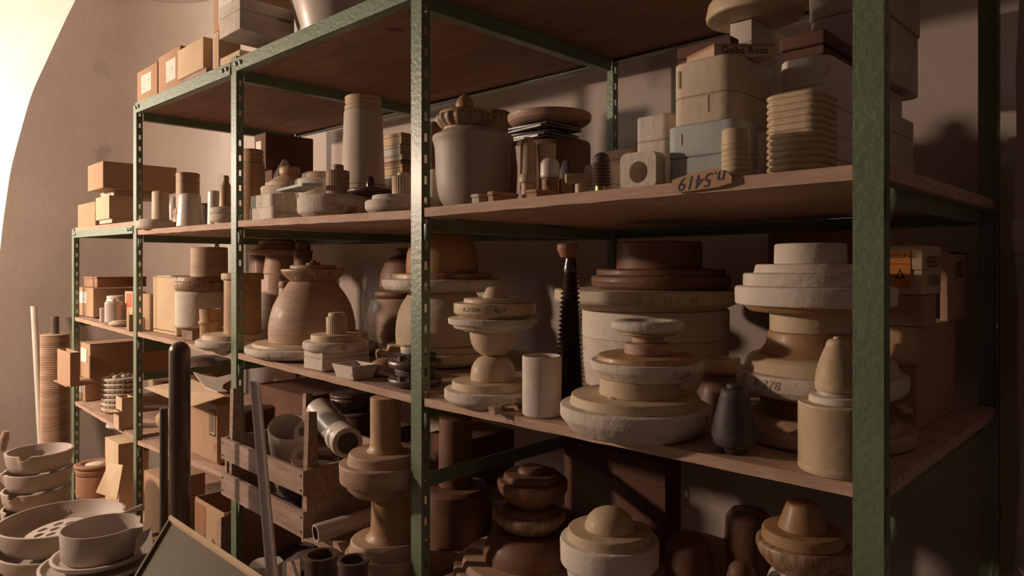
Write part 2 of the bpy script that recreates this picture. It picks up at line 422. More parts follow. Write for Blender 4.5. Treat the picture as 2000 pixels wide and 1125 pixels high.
# ------------------------------------------------------------------ placing helpers
ALL = []
def solve_base(px, py, bay, lev):
    X = 1.5
    for _ in range(12):
        z = shz(bay, lev, X); d = (CZ-z)*FPX/(py-HOR); X, Y = at_depth(px, d)
    return d
def stack(bay, lev, cx, Y, items, zb=None, d=None):
    """items: (name,label,cat,parts,opts); parts: (part,material,[(y,hw)..],opts). All in photo pixels, bottom to top."""
    allp = [p for it in items for pt in it[3] for p in pt[2]]
    yb = items[0][3][0][2][0][0]; yt = min(p[0] for p in allp)
    if d is None:
        if Y is None: d = solve_base(cx, yb, bay, lev)
        else: d = depth(X_at(cx, Y), Y)
    bx, by = at_depth(cx, d)
    if zb is None:
        r0 = wr(items[0][3][0][2][0][1], cx, d)*.97
        zb = shzr(bay, lev, bx-r0, bx+r0)+.0005
    zt_ = zpix(yt, d)
    k = (zt_-zb)/(yb-yt)
    Z = lambda y: zb+(yb-y)*k
    res = []
    for it in items:
        name, label, cat, parts = it[:4]; op = it[4] if len(it) > 4 else {}
        c = op.get('cx', cx); X_, Y_ = at_depth(c, d)
        z0 = Z(parts[0][2][0][0]) if parts[0][2][0][0] >= parts[0][2][-1][0] else Z(max(p[0] for p in parts[0][2]))
        single = len(parts) == 1 and not op.get('text') and not op.get('force')
        root = None if single else empty(name, (X_, Y_, z0))
        for pt in parts:
            kw = dict(pt[3]) if len(pt) > 3 else {}
            c2 = kw.pop('cx', c); X2, Y2 = at_depth(c2, d)
            prof = [(Z(y)-z0, wr(h, c2, d)) for y, h in pt[2]]
            if 'famp' in kw: kw['famp'] = wr(kw['famp'], c2, d)
            g, f = lathe_geo(prof, **kw)
            sm = 24 if kw.get('cham', 1) else 50
            if single:
                o = build(name, g, f, pt[1], None, (X_, Y_, z0), (0,0,random.random()*.5), smooth=sm); root = o
            else:
                o = build(pt[0], g, f, pt[1], root, (X2-X_, Y2-Y_, 0), smooth=sm)
            if op.get('lean'): pass
        if op.get('lean'): root.rotation_euler = op['lean']
        tag(root, label, cat, op.get('group'))
        if op.get('text'):
            for t in op['text']:
                s, y, hw, size, px = t[:5]
                r = wr(hw, c, d); dx, dy = CX-X_, CY-Y_; base = atan2(dy, dx)
                off = (px-c)/hw; off = max(-.95, min(.95, off)); ang = base+math.asin(off)
                text_cyl(root, s, r, Z(y)-z0, size, ang, **(t[5] if len(t) > 5 else {}))
        res.append(root)
    return res, (bx, by, d, Z)

def rrect(w, dp, r, n=6):
    out = []
    r = min(r, w*.49, dp*.49)
    for cx_, cy_, a0 in ((w-r, r, -pi/2), (w-r, dp-r, 0), (r, dp-r, pi/2), (r, r, pi)):
        for i in range(n+1):
            a = a0+pi/2*i/n; out.append((cx_+r*cos(a), cy_+r*sin(a), cos(a), sin(a)))
    return out
def prism_geo(w, dp, levels, r=.004, n=4, open_top=False):
    """levels: (z, inset) bottom to top"""
    ring = rrect(w, dp, r, n); v = []; f = []; m = len(ring)
    for z, ins in levels:
        for x, y, nx, ny in ring:
            v.append((min(max(x-nx*ins, 0 if ins >= 0 else -1), w-0*ins) , y-ny*ins, z))
    for i in range(len(levels)-1):
        for k in range(m):
            a = i*m+k; b = i*m+(k+1) % m; f.append((a, b, b+m, a+m))
    f.append(tuple(range(m))[::-1]); f.append(tuple((len(levels)-1)*m+k for k in range(m)))
    return v, f
def lv(z0, z1, c=.002): return [(z0, c), (z0+c, 0), (z1-c, 0), (z1, c)]
def box_frame(xl, xr, Y0, xb):
    X0, X1 = X_at(xl, Y0), X_at(xr, Y0); Y1 = Y_at(xb, X1); return X0, X1, Y0, Y1
def carton(label, bay, lev, xl, xr, xb, ytop, Y0, zb=None, m='card', name='cardboard_box', cat='box', group=None, r=.002, layers=None, rot=0, lab=None, lid=None, dmin=.03, ins=.0012, open_=False, x_only=None, dmax=.76):
    X0, X1, Y0, Y1 = box_frame(xl, xr, Y0, xb)
    if Y1 < Y0+dmin: Y1 = Y0+dmin
    if dmax and Y1 > dmax+.0 and Y0 < dmax: Y1 = dmax
    if zb is None: zb = shzr(bay, lev, X0, X1)+.0006
    zt_ = zpix(ytop, depth(X1, Y0))
    w_, dp = X1-X0, Y1-Y0; H = zt_-zb
    multi = layers or lid or lab or open_
    if not multi:
        g, f = prism_geo(w_, dp, lv(0, H, min(.0015, H*.2)), r)
        o = build(name, g, f, m, None, (X0, Y0, zb), (0,0,rot))
    else:
        o = empty(name, (X0, Y0, zb), rot)
        if layers:   # list of (partname, frac0, frac1, mat, inset)
            for pn, a_, b_, mm, i_ in layers:
                g, f = prism_geo(w_, dp, [(z, q+i_) for z, q in lv(H*a_+.0006*(a_ > 0), H*b_, .0022)], r)
                build(pn, g, f, mm, o)
        elif open_:
            t = .004; mb = MB().box(0,w_,0,dp,0,t).box(0,w_,0,t,t,H).box(0,w_,dp-t,dp,t,H).box(0,t,t,dp-t,t,H).box(w_-t,w_,t,dp-t,t,H)
            mb.out('body', m, o, smooth=0)
        else:
            g, f = prism_geo(w_, dp, lv(0, H*(1-(lid or 0)), .0015), r); build('body', g, f, m, o)
            if lid:
                g, f = prism_geo(w_, dp, [(z, q-.002) for z, q in lv(H*(1-lid)+.0005, H, .0015)], r); build('lid', g, f, m, o)
        if lab:  # (fx0,fx1,fz0,fz1,mat)
            for L_ in lab:
                a_, b_, c_, d_, mm = L_[:5]
                off = .0026 if lid else .0008
                MB().box(w_*a_, w_*b_, -off, -.0001, H*c_, H*d_).out('label', mm, o, smooth=0)
    tag(o, label, cat, group); o['_dims'] = (w_, dp, H)
    return o
def dims(o): return tuple(o['_dims'])

# ================================================================== OBJECTS
M2 = M
def ring_rot(o, rx=0, ry=0, rz=None):
    o.rotation_euler = (rx, ry, o.rotation_euler[2] if rz is None else rz)

# ------------------------------------------------------------------ top shelf, seen from below
tc = 'cartons on the top shelf'
lab1 = [(.22,.72,.28,.82,'paper')]
carton('brown carton with pale label, leftmost on the top shelf', 1,'top', 268,307,312,120,.02, lab=lab1, group=None)
carton('brown carton with torn pale label, second from left on the top shelf', 1,'top', 309.5,352,356,88,.02, lab=[(.36,.80,.25,.78,'paper')])
c = carton('square light carton tipped forward between labelled cartons on the top shelf', 1,'top', 347,397,416,71,.0, m='cardlight', lab=None, name='cardboard_box', zb=shz(1,'top',.6)+.022, lid=.0, open_=False)
MB().box(X_at(349,.0),X_at(400,.0),.005,.19,shz(1,'top',.6)+.0008,shz(1,'top',.6)+.0212).out('wooden_batten','wood',smooth=0)
tag(bpy.data.objects['wooden_batten'],'thin wooden slat wedged under the tipped light carton on the top shelf','slat')
c1 = carton('narrow light carton left of the jutting pale wooden box on the top shelf', 1,'top', 419,427,470,60,.03, m='cardlight', dmax=.5)
zt1 = c1.location.z + c1['_dims'][2]
c0 = carton('flat kraft carton under the jutting pale wooden box on the top shelf', 1,'top', 430,468,520,96,.03, m='cardlight', dmax=.5)
zc0 = c0.location.z + c0['_dims'][2]
Xa, Xb, Y0_ = X_at(428,-.06), X_at(468.5,-.06), -.06
pb = empty('wooden_box', (Xa, Y0_, zc0+.001)); H = zt1-zc0-.002; Dp = min(Y_at(575,Xb)-Y0_, .62)
g, f = prism_geo(Xb-Xa, Dp, lv(0, H*.6, .001), .001); build('body', g, f, 'palewood', pb)
g, f = prism_geo(Xb-Xa, Dp, lv(H*.6+.001, H, .001), .001); build('lid', g, f, 'palewood', pb)
text_plane(pb, 'xtake', (Xb-Xa, Dp*.8, H*.62), (0,1,0), (0,0,1), .02, shear=.2)
tag(pb, 'pale wooden box jutting out over the green beam on the top shelf', 'box')
c2 = carton('brown carton with a large pale label, upper one on the top shelf', 1,'top', 417,466,575,-60,.03, zb=zt1+.0008, m='card', lab=[(.22,.75,.12,.72,'paper')], dmax=.7)
# white curved tray and dark box beyond
Xc = X_at(592, .05)
g, f = lathe_geo([(0,.12),(.05,.14),(.16,.17),(.25,.178),(.26,.172),(.16,.160),(.06,.13),(.02,.10)], seg=64)
o = build('porcelain_basin', g, f, 'grey', None, (X_at(672,.22), .22, shz(2,'top',1.45)+.001)); tag(o, 'large pale grey basin at the frame edge on the top shelf', 'basin')
carton('dark carton behind the basin on the top shelf', 2,'top', 640,720,760,-60,.42, m='carddark')

# ------------------------------------------------------------------ bay 0, second shelf
zs = shz(0,'s2',-.5)+.004
b0 = carton('brown carton standing at the left end of the short shelf', 0,'s2', 152,186,230,393,.03, m='card')
b1 = carton('bright-ended carton lying on the short shelf under the long box', 0,'s2', 187,213,262,381,.0, m='cardlight', zb=shz(0,'s2',-.5)+.024, dmax=.55)
sl = MB().box(X_at(190,.0),X_at(214,.0),.01,.52,shz(0,'s2',-1)+.001,shz(0,'s2',-.5)+.0235).out('wooden_batten','palewood',smooth=0); tag(sl,'pale slat under the bright-ended carton on the short shelf','slat')
b2 = carton('flat white carton between the two brown boxes of the short shelf', 0,'s2', 197,222,330,372,.03, m='palewood', zb=b1.location.z+dims(b1)[2]+.001, lid=.4, dmax=.74)
b3 = carton('long brown carton lying on top of the short shelf pile', 0,'s2', 171.5,201,345,314,-.04, m='card', zb=b2.location.z+dims(b2)[2]+.001, dmax=.76)

# ------------------------------------------------------------------ bay 1, second shelf
S2 = 's2'
stack(1,S2,303,.035,[('plaster_model','white plaster disc carrying a plain cylinder beside the far left post','plaster model',[
    ('base_disc','plaster',[(444,34),(440,38),(431,38),(429,36),(428.5,33),(426.5,32)]),
    ('column','cream',[(426.4,17.5),(376,17),(374,15)],{'cx':313.5})])], d=depth(X_at(303,.035),.035)+.0)
stack(1,S2,371,.045,[('tapered_cup','pale upside-down tapered cup at the front of the upper left shelf','cup',[
    ('body','grey',[(441,27),(439,27),(382,21.5),(379,19)])])])
stack(1,S2,367,.22,[('spool_model','tall brown plaster cylinder with stepped foot behind the tapered cup','plaster model',[
    ('foot','clay',[(432,30),(424,30),(420,27),(414,30),(408,27),(404,24)]),
    ('column','clay',[(404,23.5),(346,23.5),(343,24),(340,24),(338.5,22)])])])
stack(1,S2,418.5,.16,[('small_cup','small pale green-grey cup standing between brown cylinder and bottle','cup',[
    ('body','grey',[(425,14),(375,12.5),(373,11)])])])
r_, inf = stack(1,S2,441,.10,[
  ('plaster_model','stepped plaster disc carrying the ochre bottle beside the second post','plaster model',[('base','plaster',[(436,20),(431,22),(428,29),(424,31),(418,31),(416,29)]),('upper_disc','plaster',[(415.9,26),(412,31),(404,31),(402,22)])]),
  ('bottle','ochre glazed bottle standing on a plaster disc beside the second post','bottle',[('body','ochre',[(401.9,13),(398,13),(366,12),(358,8),(354,6)]),('neck','ochre',[(353.9,6.5),(345,6.5),(343,5.5)])])])
stack(1,S2,340,.22,[('crumpled_bag','crumpled grey bag at the back of the upper left shelf','bag',[('body','plastic',[(430,10),(410,12),(395,10),(385,6)])],{'force':0})])
stack(1,S2,405,.42,[('round_tin','low dark round tin at the back of the upper left shelf','tin',[('body','dark',[(428,20),(400,20),(398,18)])])])

# ------------------------------------------------------------------ bay 2, second shelf
def yj(y0): return y0
stack(2,S2,492,.29,[('stoneware_jar','yellow-brown stoneware jar with ringed neck beside the second post','jar',[
    ('lower_body','ochre',[(425,28),(378,28),(376,26)]),('body','ochre',[(375.9,26.5),(330,26),(316,25)]),('neck','ochre',[(315.9,22),(312,23.5),(308,21.5),(304,23.5),(300,21.5),(297,23.5),(293,21)])])])
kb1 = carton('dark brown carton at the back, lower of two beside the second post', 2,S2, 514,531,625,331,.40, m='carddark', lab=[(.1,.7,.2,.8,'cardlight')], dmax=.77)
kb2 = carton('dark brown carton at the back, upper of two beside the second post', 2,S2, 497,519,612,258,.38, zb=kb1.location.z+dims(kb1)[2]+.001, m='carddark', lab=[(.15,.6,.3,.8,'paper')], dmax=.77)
# white block pair
wb1 = carton('white plaster block with worn stamped text, lower of two at the shelf front', 2,S2, 484,533,584,402,.04, m='plaster_clean', name='plaster_block', cat='plaster block', r=.02, layers=[('body',0,1,'plaster_clean',0)], dmax=.3)
text_plane(wb1,'IIIII / WERK', (dims(wb1)[0], dims(wb1)[1]*.5, dims(wb1)[2]*.5), (0,1,0),(0,0,1), .014, 'etch')
wb2 = carton('white plaster block with a notch, upper of two at the shelf front', 2,S2, 486,531,560,377,.05, zb=wb1.location.z+dims(wb1)[2]+.001, m='plaster_clean', name='plaster_block', cat='plaster block', r=.02, dmax=.25)
zw = wb2.location.z+dims(wb2)[2]
sx_ = [(X_at(541,.045),.045),(X_at(590,.02),.02),(X_at(630,.06),.06),(X_at(592,.12),.12)]
gs = MB().hexa([(x,y,zw+.001) for x,y in sx_],[(x,y,zw+.009) for x,y in sx_])
# turned wooden piece
stack(2,S2,566,.30,[('tureen_model','pale turned dome model with an ochre ring on top behind the white blocks','plaster model',[
    ('base','plaster',[(392,40),(374,48),(362,56),(351,57),(349,55)]),('dome','cream',[(348.9,44),(344,42),(339,30),(337,24)]),('ring','ochre',[(336.9,18),(334,20.5),(328,20.5),(326,17)])])])
stack(2,S2,541,.20,[('spout_piece','small glazed spout lying in front of the dome model','spout',[('body','grey',[(399,18),(382,22),(376,20),(374,10)])])]) if 0 else None
stack(2,S2,556,.42,[('crumpled_bag','crumpled clear plastic bag lying behind the dome model','bag',[('body','plastic',[(360,22),(335,25),(322,18),(312,4)],{'wob':.12,'seg':24,'cham':0})])])
stack(2,S2,632,.25,[('plaster_disc','round white plaster disc with stepped top beside the ribbed cylinder','plaster disc',[
    ('disc','plaster_clean',[(395,46),(366,53),(361,56),(350,56),(347,54)]),('step','cream',[(346.9,43),(341,42),(339,40)])])])
big, inf = stack(2,S2,655,.105,[
  ('plaster_disc','large oval white plaster disc overhanging the shelf front','plaster disc',[('disc','plaster',[(423,60),(417,72),(411,74),(392,74),(386,71),(384,66)],{'wob':.006})]),
  ])
bx_, by_, bd_, bZ = inf
ztop_big = bZ(384)
stack(2,S2,660,None,[('fluted_cylinder','fluted brown cylinder with round cap standing on the oval disc','fluted cylinder',[
    ('body','clay',[(375.5,22.5),(334,23),(332,21.5)],{'flutes':26,'famp':1.2,'cham':0}),('cap','clay',[(331.9,11.5),(324,11.5),(322,10.5)])])], zb=ztop_big+.0006, d=bd_+.02)
stack(2,S2,709.5,.27,[('tall_jar','tall white tapering jar with ringed ochre neck','jar',[
    ('lower_body','plaster_clean',[(385,43),(331,42.5),(329,41)]),('body','grey',[(328.9,44),(326,44),(323,42.5),(216,37.8),(212,36)]),
    ('neck','cream',[(211.9,35),(210,36.5),(206,36.5),(204,34),(202,33.5),(200.5,35.5),(198,36),(196.5,34.5),(195.5,35.8),(192,36),(190,34)])])])
lid_, inf2 = stack(2,S2,724,None,[('pot_lid','dark flat lid with a pointed knob lying between plaster discs','lid',[
    ('plate','brownrib',[(378,30),(376,38),(373,46),(369,46),(366,36),(364,20)]),('knob','brownglaze',[(363.9,9),(358,9.5),(350,7.5),(345,5),(344,2)])])], zb=ztop_big+.0006, d=bd_-.02)
dd, inf3 = stack(2,S2,772,.075,[('plaster_disc','round white plaster disc with a step beside the tall slotted post','plaster disc',[
    ('disc','plaster',[(414,48),(410,57),(406,59),(395,59),(392,56)],{'wob':.008}),('step','plaster',[(391.9,46),(384,45),(382.5,43)])])])
stack(2,S2,788,None,[('fluted_cylinder','fluted cream cylinder with round cap beside the tall slotted post','fluted cylinder',[
    ('body','cream',[(381,22),(346,22.5),(344,21)],{'flutes':26,'famp':1.2,'cham':0}),('cap','cream',[(343.9,12),(338,12),(337,11)])])], zb=inf3[3](382.5)+.0006, d=inf3[2]+.02)
# sheets
sh = build('flat_sheet', gs.v, gs.f, 'sheetgreen', smooth=0); tag(sh, 'thin grey-green sheet lying across the upper white plaster block', 'sheet')
# pile of small flat boxes behind P3
zb_ = max(shz(2,S2,1.25), shz(2,S2,1.9))+.001; pile = [(385,362,'cardlight','kraft'),(362,340,'palewood','pale'),(340,320,'cardlight','dented kraft'),(320,312,'card','thin brown'),(312,301,'palewood','thin pale'),(301,281,'palewood','white-labelled'),(281,258,'cardlight','topmost kraft')]
for i, (ya, yb_, mm, nm) in enumerate(pile):
    e = (i*37 % 5)-2
    o = carton('%s carton of the small pile behind the tall slotted post' % nm, 2,S2, 748+e*.8,784+e,822+e,yb_,.42, zb=zb_, m=mm, lid=.3, group=None)
    zb_ = o.location.z+dims(o)[2]+.001

# ------------------------------------------------------------------ bay 3, second shelf
pot, ip = stack(3,S2,924,.17,[
 ('large_pot','big white rimmed pot with rounded bottom at the shelf front','pot',[
    ('body','bowl',[(401,44),(396,52),(388,60),(376,66),(355,70.5),(330,73),(300,74),(284,75),(276,77),(270,79.5),(264,79),(262,77)],{'seg':96}),
    ('inset_lid','bowl',[(261.9,72),(259,70),(256,62),(253,59)])]),
 ('scalloped_lid','brown-streaked turned lid with a rounded knob resting on the big white pot','lid',[
    ('neck','cream',[(252.9,46),(250,40),(247,42)]),
    ('drip_ring','drip',[(246.9,46),(241,53),(234,57),(227,57),(224,54)],{'lobes':(19,.07),'seg':152}),
    ('top_plate','ochre',[(223.9,51),(219,50),(216,44),(214,30)]),
    ('knob','ochre',[(213.9,17),(207,18),(200,17.5),(193,14),(188,9),(185,4)])],{'cx':908})])
stack(3,S2,963,.50,[('rust_jar','dark russet jar with scalloped lid behind the big white pot','jar',[
    ('body','rust',[(372,44),(300,48),(266,44),(258,36)]),('lid','drip',[(257.9,34),(250,38),(236,40),(226,39),(222,36),(219,30)])])])
stack(3,S2,846,.40,[('stoneware_jar','pale jar half hidden between the tall slotted post and white pot','jar',[
    ('body','clay',[(392,22),(320,24),(250,22),(240,14)])])])
stack(3,S2,849,.14,[('white_cup','small white cup squeezed behind the tall slotted post','cup',[('body','plaster_clean',[(402,12),(380,14),(340,13),(332,11)])])])
bz, ib = stack(3,S2,1085,.50,[('brown_drum','large dark brown drum standing beneath the wooden bowl','drum',[('body','rust',[(360,68),(285,68),(281,66)],{'seg':80})])])
zb2 = ib[3](281)
# dark plates
for i in range(5):
    g, f = prism_geo(.165, .15, lv(0, .0075, .0015), .012)
    o = build('dark_plate', g, f, 'brownglaze', None, (ib[0]-.115+.003*i, ib[1]-.10+.002*(i%2), zb2+.001+i*.009), (0,0,.12*((i*7)%3-1)))
    tag(o, ['dark glazed square plate, lowest of the pile under the wooden bowl','dark glazed square plate, second lowest under the wooden bowl','dark glazed square plate, middle of the pile under the wooden bowl','dark glazed square plate, second highest under the wooden bowl','dark glazed square plate, topmost one directly under the wooden bowl'][i], 'plate', 'dark plates under the wooden bowl')
stack(3,S2,1073,None,[('wooden_bowl','wide turned wooden-looking bowl high on a pile beside the back post','bowl',[
    ('body','clay',[(271,50),(268,66),(262,74),(254,79),(244,81.5),(230,82),(226,81),(226,77),(240,74),(258,64),(264,40)],{'seg':96})])], zb=zb2+.048, d=ib[2])
stack(3,S2,1032,.20,[('bottle','cream bottle with a narrow square-shouldered neck beside the white pot','bottle',[
    ('body','cream',[(385,16),(342,16),(284,15.5),(277,14)]),('neck','cream',[(276.9,9.5),(270,9.5),(268.5,8)])])])
stack(3,S2,1068,.24,[('beige_cup','beige cup flaring upwards behind the notched white bottle','cup',[
    ('body','cream',[(378,18),(322,15),(312,16),(282,19.5),(281,17),(300,13)])])])
stack(3,S2,1074,.13,[('notched_bottle','pale notched bottle standing in a brown dish among the small pieces','bottle',[
    ('dish','terracotta',[(386,15),(372,16),(352,15.5),(346,16),(344,14)]),('body','grey',[(343.9,17),(340,19),(318,18.5),(312,14),(309,8)])])])
stack(3,S2,1107,.20,[('cloth_bundle','dark blue-grey wrapped bundle among the small pieces','bundle',[('body','dark',[(378,14),(350,17),(330,16),(314,8)],{'wob':.08,'seg':20})])])
stack(3,S2,1030,.075,[('pulley_model','small cream model with a flared head and hooked side','plaster model',[
    ('stem','cream',[(389,11),(362,11),(356,13)]),('head','cream',[(355.9,16),(346,16.5),(340,13),(338,9)])])])
# T-shaped piece
d_ = depth(X_at(1133,.07),.07); X_, Y_ = at_depth(1134, d_); zb_ = shz(3,S2,X_)+.0006; r1 = 10*d_/FPX
tp = empty('ceramic_tee', (X_, Y_, zb_)); zc = zpix(348.5,d_)-zb_
MB().tube([(0,0,0),(0,0,zc)], 11*d_/FPX, 24).out('stem','cream',tp)
L_ = 30*d_/FPX; aa = YAW
MB().tube([(-L_*cos(aa),-L_*sin(aa),zc),(-L_*.93*cos(aa),-L_*.93*sin(aa),zc),(L_*.93*cos(aa),L_*.93*sin(aa),zc),(L_*cos(aa),L_*sin(aa),zc)], [r1*.8,r1,r1,r1*.8], 24).out('crossbar','cream',tp)
tag(tp, 'small cream T-shaped ceramic piece beside the dark ribbed insulator', 'ceramic piece')
stack(3,S2,1104,.16,[('ochre_block','ochre block half hidden behind the T-shaped piece','block',[('body','ochre',[(378,17),(352,17),(350,15)],{'seg':4})])])
# small matchbox-like boxes
def small_box(label, xl, xr, xb, ytop, Y0, m, **kw): return carton(label, 3,S2,xl,xr,xb,ytop,Y0,m=m,name='small_box',lid=.4,**kw)
small_box('small grey card box at the foot of the big white pot', 921,936,952,378,.015,'palewood')
small_box('small brown card box with pale end beside the grey one', 953,964,1012,373,.02,'card', dmax=.2)
small_box('small flat card box in front of the notched bottle', 1028,1049,1087,369,.02,'card', dmax=.15)
stack(3,S2,1174.5,.075,[('ribbed_insulator','small dark ribbed insulator with domed cap and brass stem','insulator',[
    ('stem','brass',[(374,10),(373,13),(358,13)]),
    ('ribbed_body','brownrib',[(357.9,15)]+ribs(357.5,318,19.5,17.5,7,4.5)+[(318,17)],{'cham':0}),
    ('cap','dark',[(317.9,16.5),(312,17),(306,15.5),(301,11),(298.5,5)])])])
carton('white split plaster block behind the dark ribbed insulator', 3,S2, 1137,1195,1216,316,.17, name='plaster_block', cat='plaster block', r=.012, layers=[('lower_half',0,.42,'plaster_clean',0),('upper_half',.42,1,'plaster_clean',0)])
carton('pinkish carton with slanted lid at the back beside the back post', 3,S2, 1178,1240,1262,288,.45, m='cardlight', lid=.15)
# plaster block with round hole
def holed():
    xl, xr, Y0 = 1211, 1281, .045
    X0, X1 = X_at(xl, Y0), X_at(xr, Y0); dd_ = depth((X0+X1)/2, Y0); z0 = max(shz(3,S2,X0), shz(3,S2,X1))+.0006
    W = X1-X0; H = zpix(297, dd_)-z0; dp = Y_at(1300, X1)-Y0
    o = empty('holed_block', (X0, Y0, z0))
    n = 48; ch = .22; R = 18.5*dd_/FPX*1.15; cx_ = W*.52; cz_ = H*.46
    def outer(t):
        c, s = cos(t), sin(t); px = W/2; pz = H/2
        k = min(px/abs(c) if abs(c) > 1e-6 else 9, pz/abs(s) if abs(s) > 1e-6 else 9)
        x, z = c*k, s*k; lim = (px+pz)*(1-ch*.5)
        if abs(x)+abs(z) > lim: q = lim/(abs(x)+abs(z)); x *= q; z *= q
        return (W/2+x, H/2+z)
    for part, ya, yb2 in (('body', 0, dp),):
        v = []; f = []
        for k in range(n):
            t = 2*pi*k/n; ox, oz = outer(t); ix, iz = cx_+R*cos(t), cz_+R*sin(t)
            v += [(ox,ya,oz),(ix,ya,iz),(ix*.6+cx_*.4,ya+.045,iz*.6+cz_*.4),(ox,yb2,oz)]
        for k in range(n):
            a = k*4; b = ((k+1) % n)*4
            f += [(a,b,b+1,a+1),(a+1,b+1,b+2,a+2),(a,a+3,b+3,b)]
        f.append(tuple(k*4+2 for k in range(n))[::-1]); f.append(tuple(k*4+3 for k in range(n))[::-1])
        build(part, v, f, 'plaster', o, smooth=30)
    tag(o, 'white plaster block with a large round hole in its front', 'plaster block')
holed()
carton('pale two-part plaster mould behind the holed block', 3,S2, 1239,1306,1345,219,.17, name='plaster_mould', cat='plaster mould', r=.016, layers=[('lower_half',0,.68,'plaster',0),('upper_half',.68,1,'plaster',0)], dmax=.4)
# blue and beige moulds
bm = carton('blue-grey painted two-part plaster mould with rounded corners', 3,S2, 1299,1441,1489,228,.075, name='plaster_mould', cat='plaster mould', r=.022, layers=[('lower_half',0,.47,'blue',0),('upper_half',.47,1,'blue',.0)], dmax=.36)
zz = bm.location.z+dims(bm)[2]
ym = carton('yellowed two-part plaster mould stacked on the blue-grey mould', 3,S2, 1309,1432,1516,100,.085, zb=zz+.001, name='plaster_mould', cat='plaster mould', r=.026, layers=[('lower_half',0,.44,'mouldy',0),('upper_half',.44,1,'mouldy',0)], dmax=.44)
wY, dY, hY = dims(ym); MB().box(wY*.60,wY*.625,-.0012,-.0002,hY*.16,hY*.42).out('stain','cream',ym,smooth=0)
MB().box(wY*.13,wY*.16,-.0012,-.0002,hY*.6,hY*.88).out('stain','cream',ym,smooth=0)
wY2, dY2, hY2 = dims(bm); MB().box(wY2*.22,wY2*.245,-.0012,-.0002,hY2*.68,hY2*.86).out('stain','cream',bm,smooth=0)
zy = ym.location.z+hY
# flat case with lettering + dark case
Xs = X_at(1395,.10)
fc_ = empty('flat_case', (X_at(1330,.10), .10, zy+.0012), .0)
from mathutils import Vector
A = (X_at(1395,.095)-fc_.location.x, -.005, .0); 
tl = .025
b4 = [(0,.02,0),(A[0],A[1],0),(A[0]+.075,A[1]+.075,0),(.075,.1,0)]
t4 = [(x,y,.014+ (0 if i in (0,3) else .004)) for i,(x,y,z) in enumerate(b4)]
MB().hexa(b4, t4).out('body','cardlight',fc_,smooth=0)
t5 = [(x,y,z+.005) for x,y,z in t4]; MB().hexa([(x,y,z+.0004) for x,y,z in t4], t5).out('lid','card',fc_,smooth=0)
text_plane(fc_, 'Gelbe Rose', (A[0]+.0375, A[1]+.0375, .0115), (1,1,0), (0,0,1), .0175, shear=0)
tag(fc_, 'flat card case lettered "Gelbe Rose" on top of the yellowed mould', 'case')
carton('dark purple-brown case standing behind the lettered card case', 3,S2, 1324,1428,1434,70,.24, zb=zy+.001, m='carddark', name='dark_case', cat='case', lid=.3, dmax=.30)
# white lidded box behind and round cream model on top
wbx = carton('white lidded box standing behind the yellowed mould, under the round cream model', 3,S2, 1428,1469,1535,36,.31, m='plaster_clean', name='white_box', zb=shz(3,S2,2.8)+.001, lid=.13, dmax=.62)
zwb = wbx.location.z+dims(wbx)[2]
stack(3,S2,1474,None,[('round_model','heavy round cream model with stepped neck on the white lidded box','plaster model',[
    ('disc','cream',[(64,93),(60,96),(52,97),(22,92),(14,86),(12,80)],{'seg':96,'wob':.003}),
    ('neck','cream',[(11.9,76),(-20,74),(-40,72)])],{'text':[('1.50 80',2,76.5,.022,1467,{'sz':1.0})]})], zb=zwb+.001, d=1.40)
# ribbed rounded block
X0,X1,Y0,Y1 = box_frame(1488,1600,.08,1644)
z0 = shz(3,S2,X0)+.0006; dd_ = depth(X1,Y0); H = zpix(168,dd_)-z0
lev_ = [(0,.006)]; n = 13
for i in range(n):
    a = H*i/n; hh = H/n
    lev_ += [(a+hh*.06,.004),(a+hh*.22,.001),(a+hh*.5,0),(a+hh*.78,.001),(a+hh*.94,.004)]
lev_ += [(H,.007),(H+.003,.014)]
g, f = prism_geo(X1-X0, min(Y1-Y0,.2), [(z, q) for z, q in lev_], .022, 8)
o = build('ribbed_block', g, f, 'cream', None, (X0,Y0,z0), smooth=60); tag(o, 'cream block with rounded corners and many horizontal ribs', 'ribbed block')
stack(3,S2,1437,.035,[('ribbed_cylinder','small cream cylinder with rings around its lower part, in front of the blue mould','ribbed cylinder',[
    ('ringed_body','cream',[(343,26)]+ribs(342,283,29,28.5,6,2.2)+[(283,28)],{'cham':0}),('top','cream',[(282.9,28),(255,27.5),(253,26)])])])
# paper tag hanging at the shelf edge
d_ = depth(X_at(1370,-.006),-.006)
def q(px,py,Y=-.006): X = X_at(px,Y); return (X,Y,zpix(py,depth(X,Y)))
tg = [q(1312,352),(q(1345,340)),q(1400,328),q(1418,333),q(1429,345),q(1429,357),q(1400,366),q(1314,377)]
v = tg+[(x,y+.0035,z) for x,y,z in tg]; n = len(tg)
tgo = empty('wooden_tag', tg[0]); 
bb_ = build('plate', v, [tuple(range(n)),tuple(range(n,2*n))[::-1]]+[(i,i+n,(i+1)%n+n,(i+1)%n) for i in range(n)], 'card', None, smooth=0); bb_.parent = tgo; bb_.location = tuple(-c for c in tgo.location)
tt = text_plane(tgo, 'n.5419', tuple(a-b for a,b in zip(q(1372,352),tgo.location)), (1,0,.07),(0,0,1), .031, rot=pi, shear=.25); tt['label'] = 'upside-down handwritten "n.5419"'
tag(tgo, 'brown tag with upside-down handwritten number at the shelf edge', 'tag')
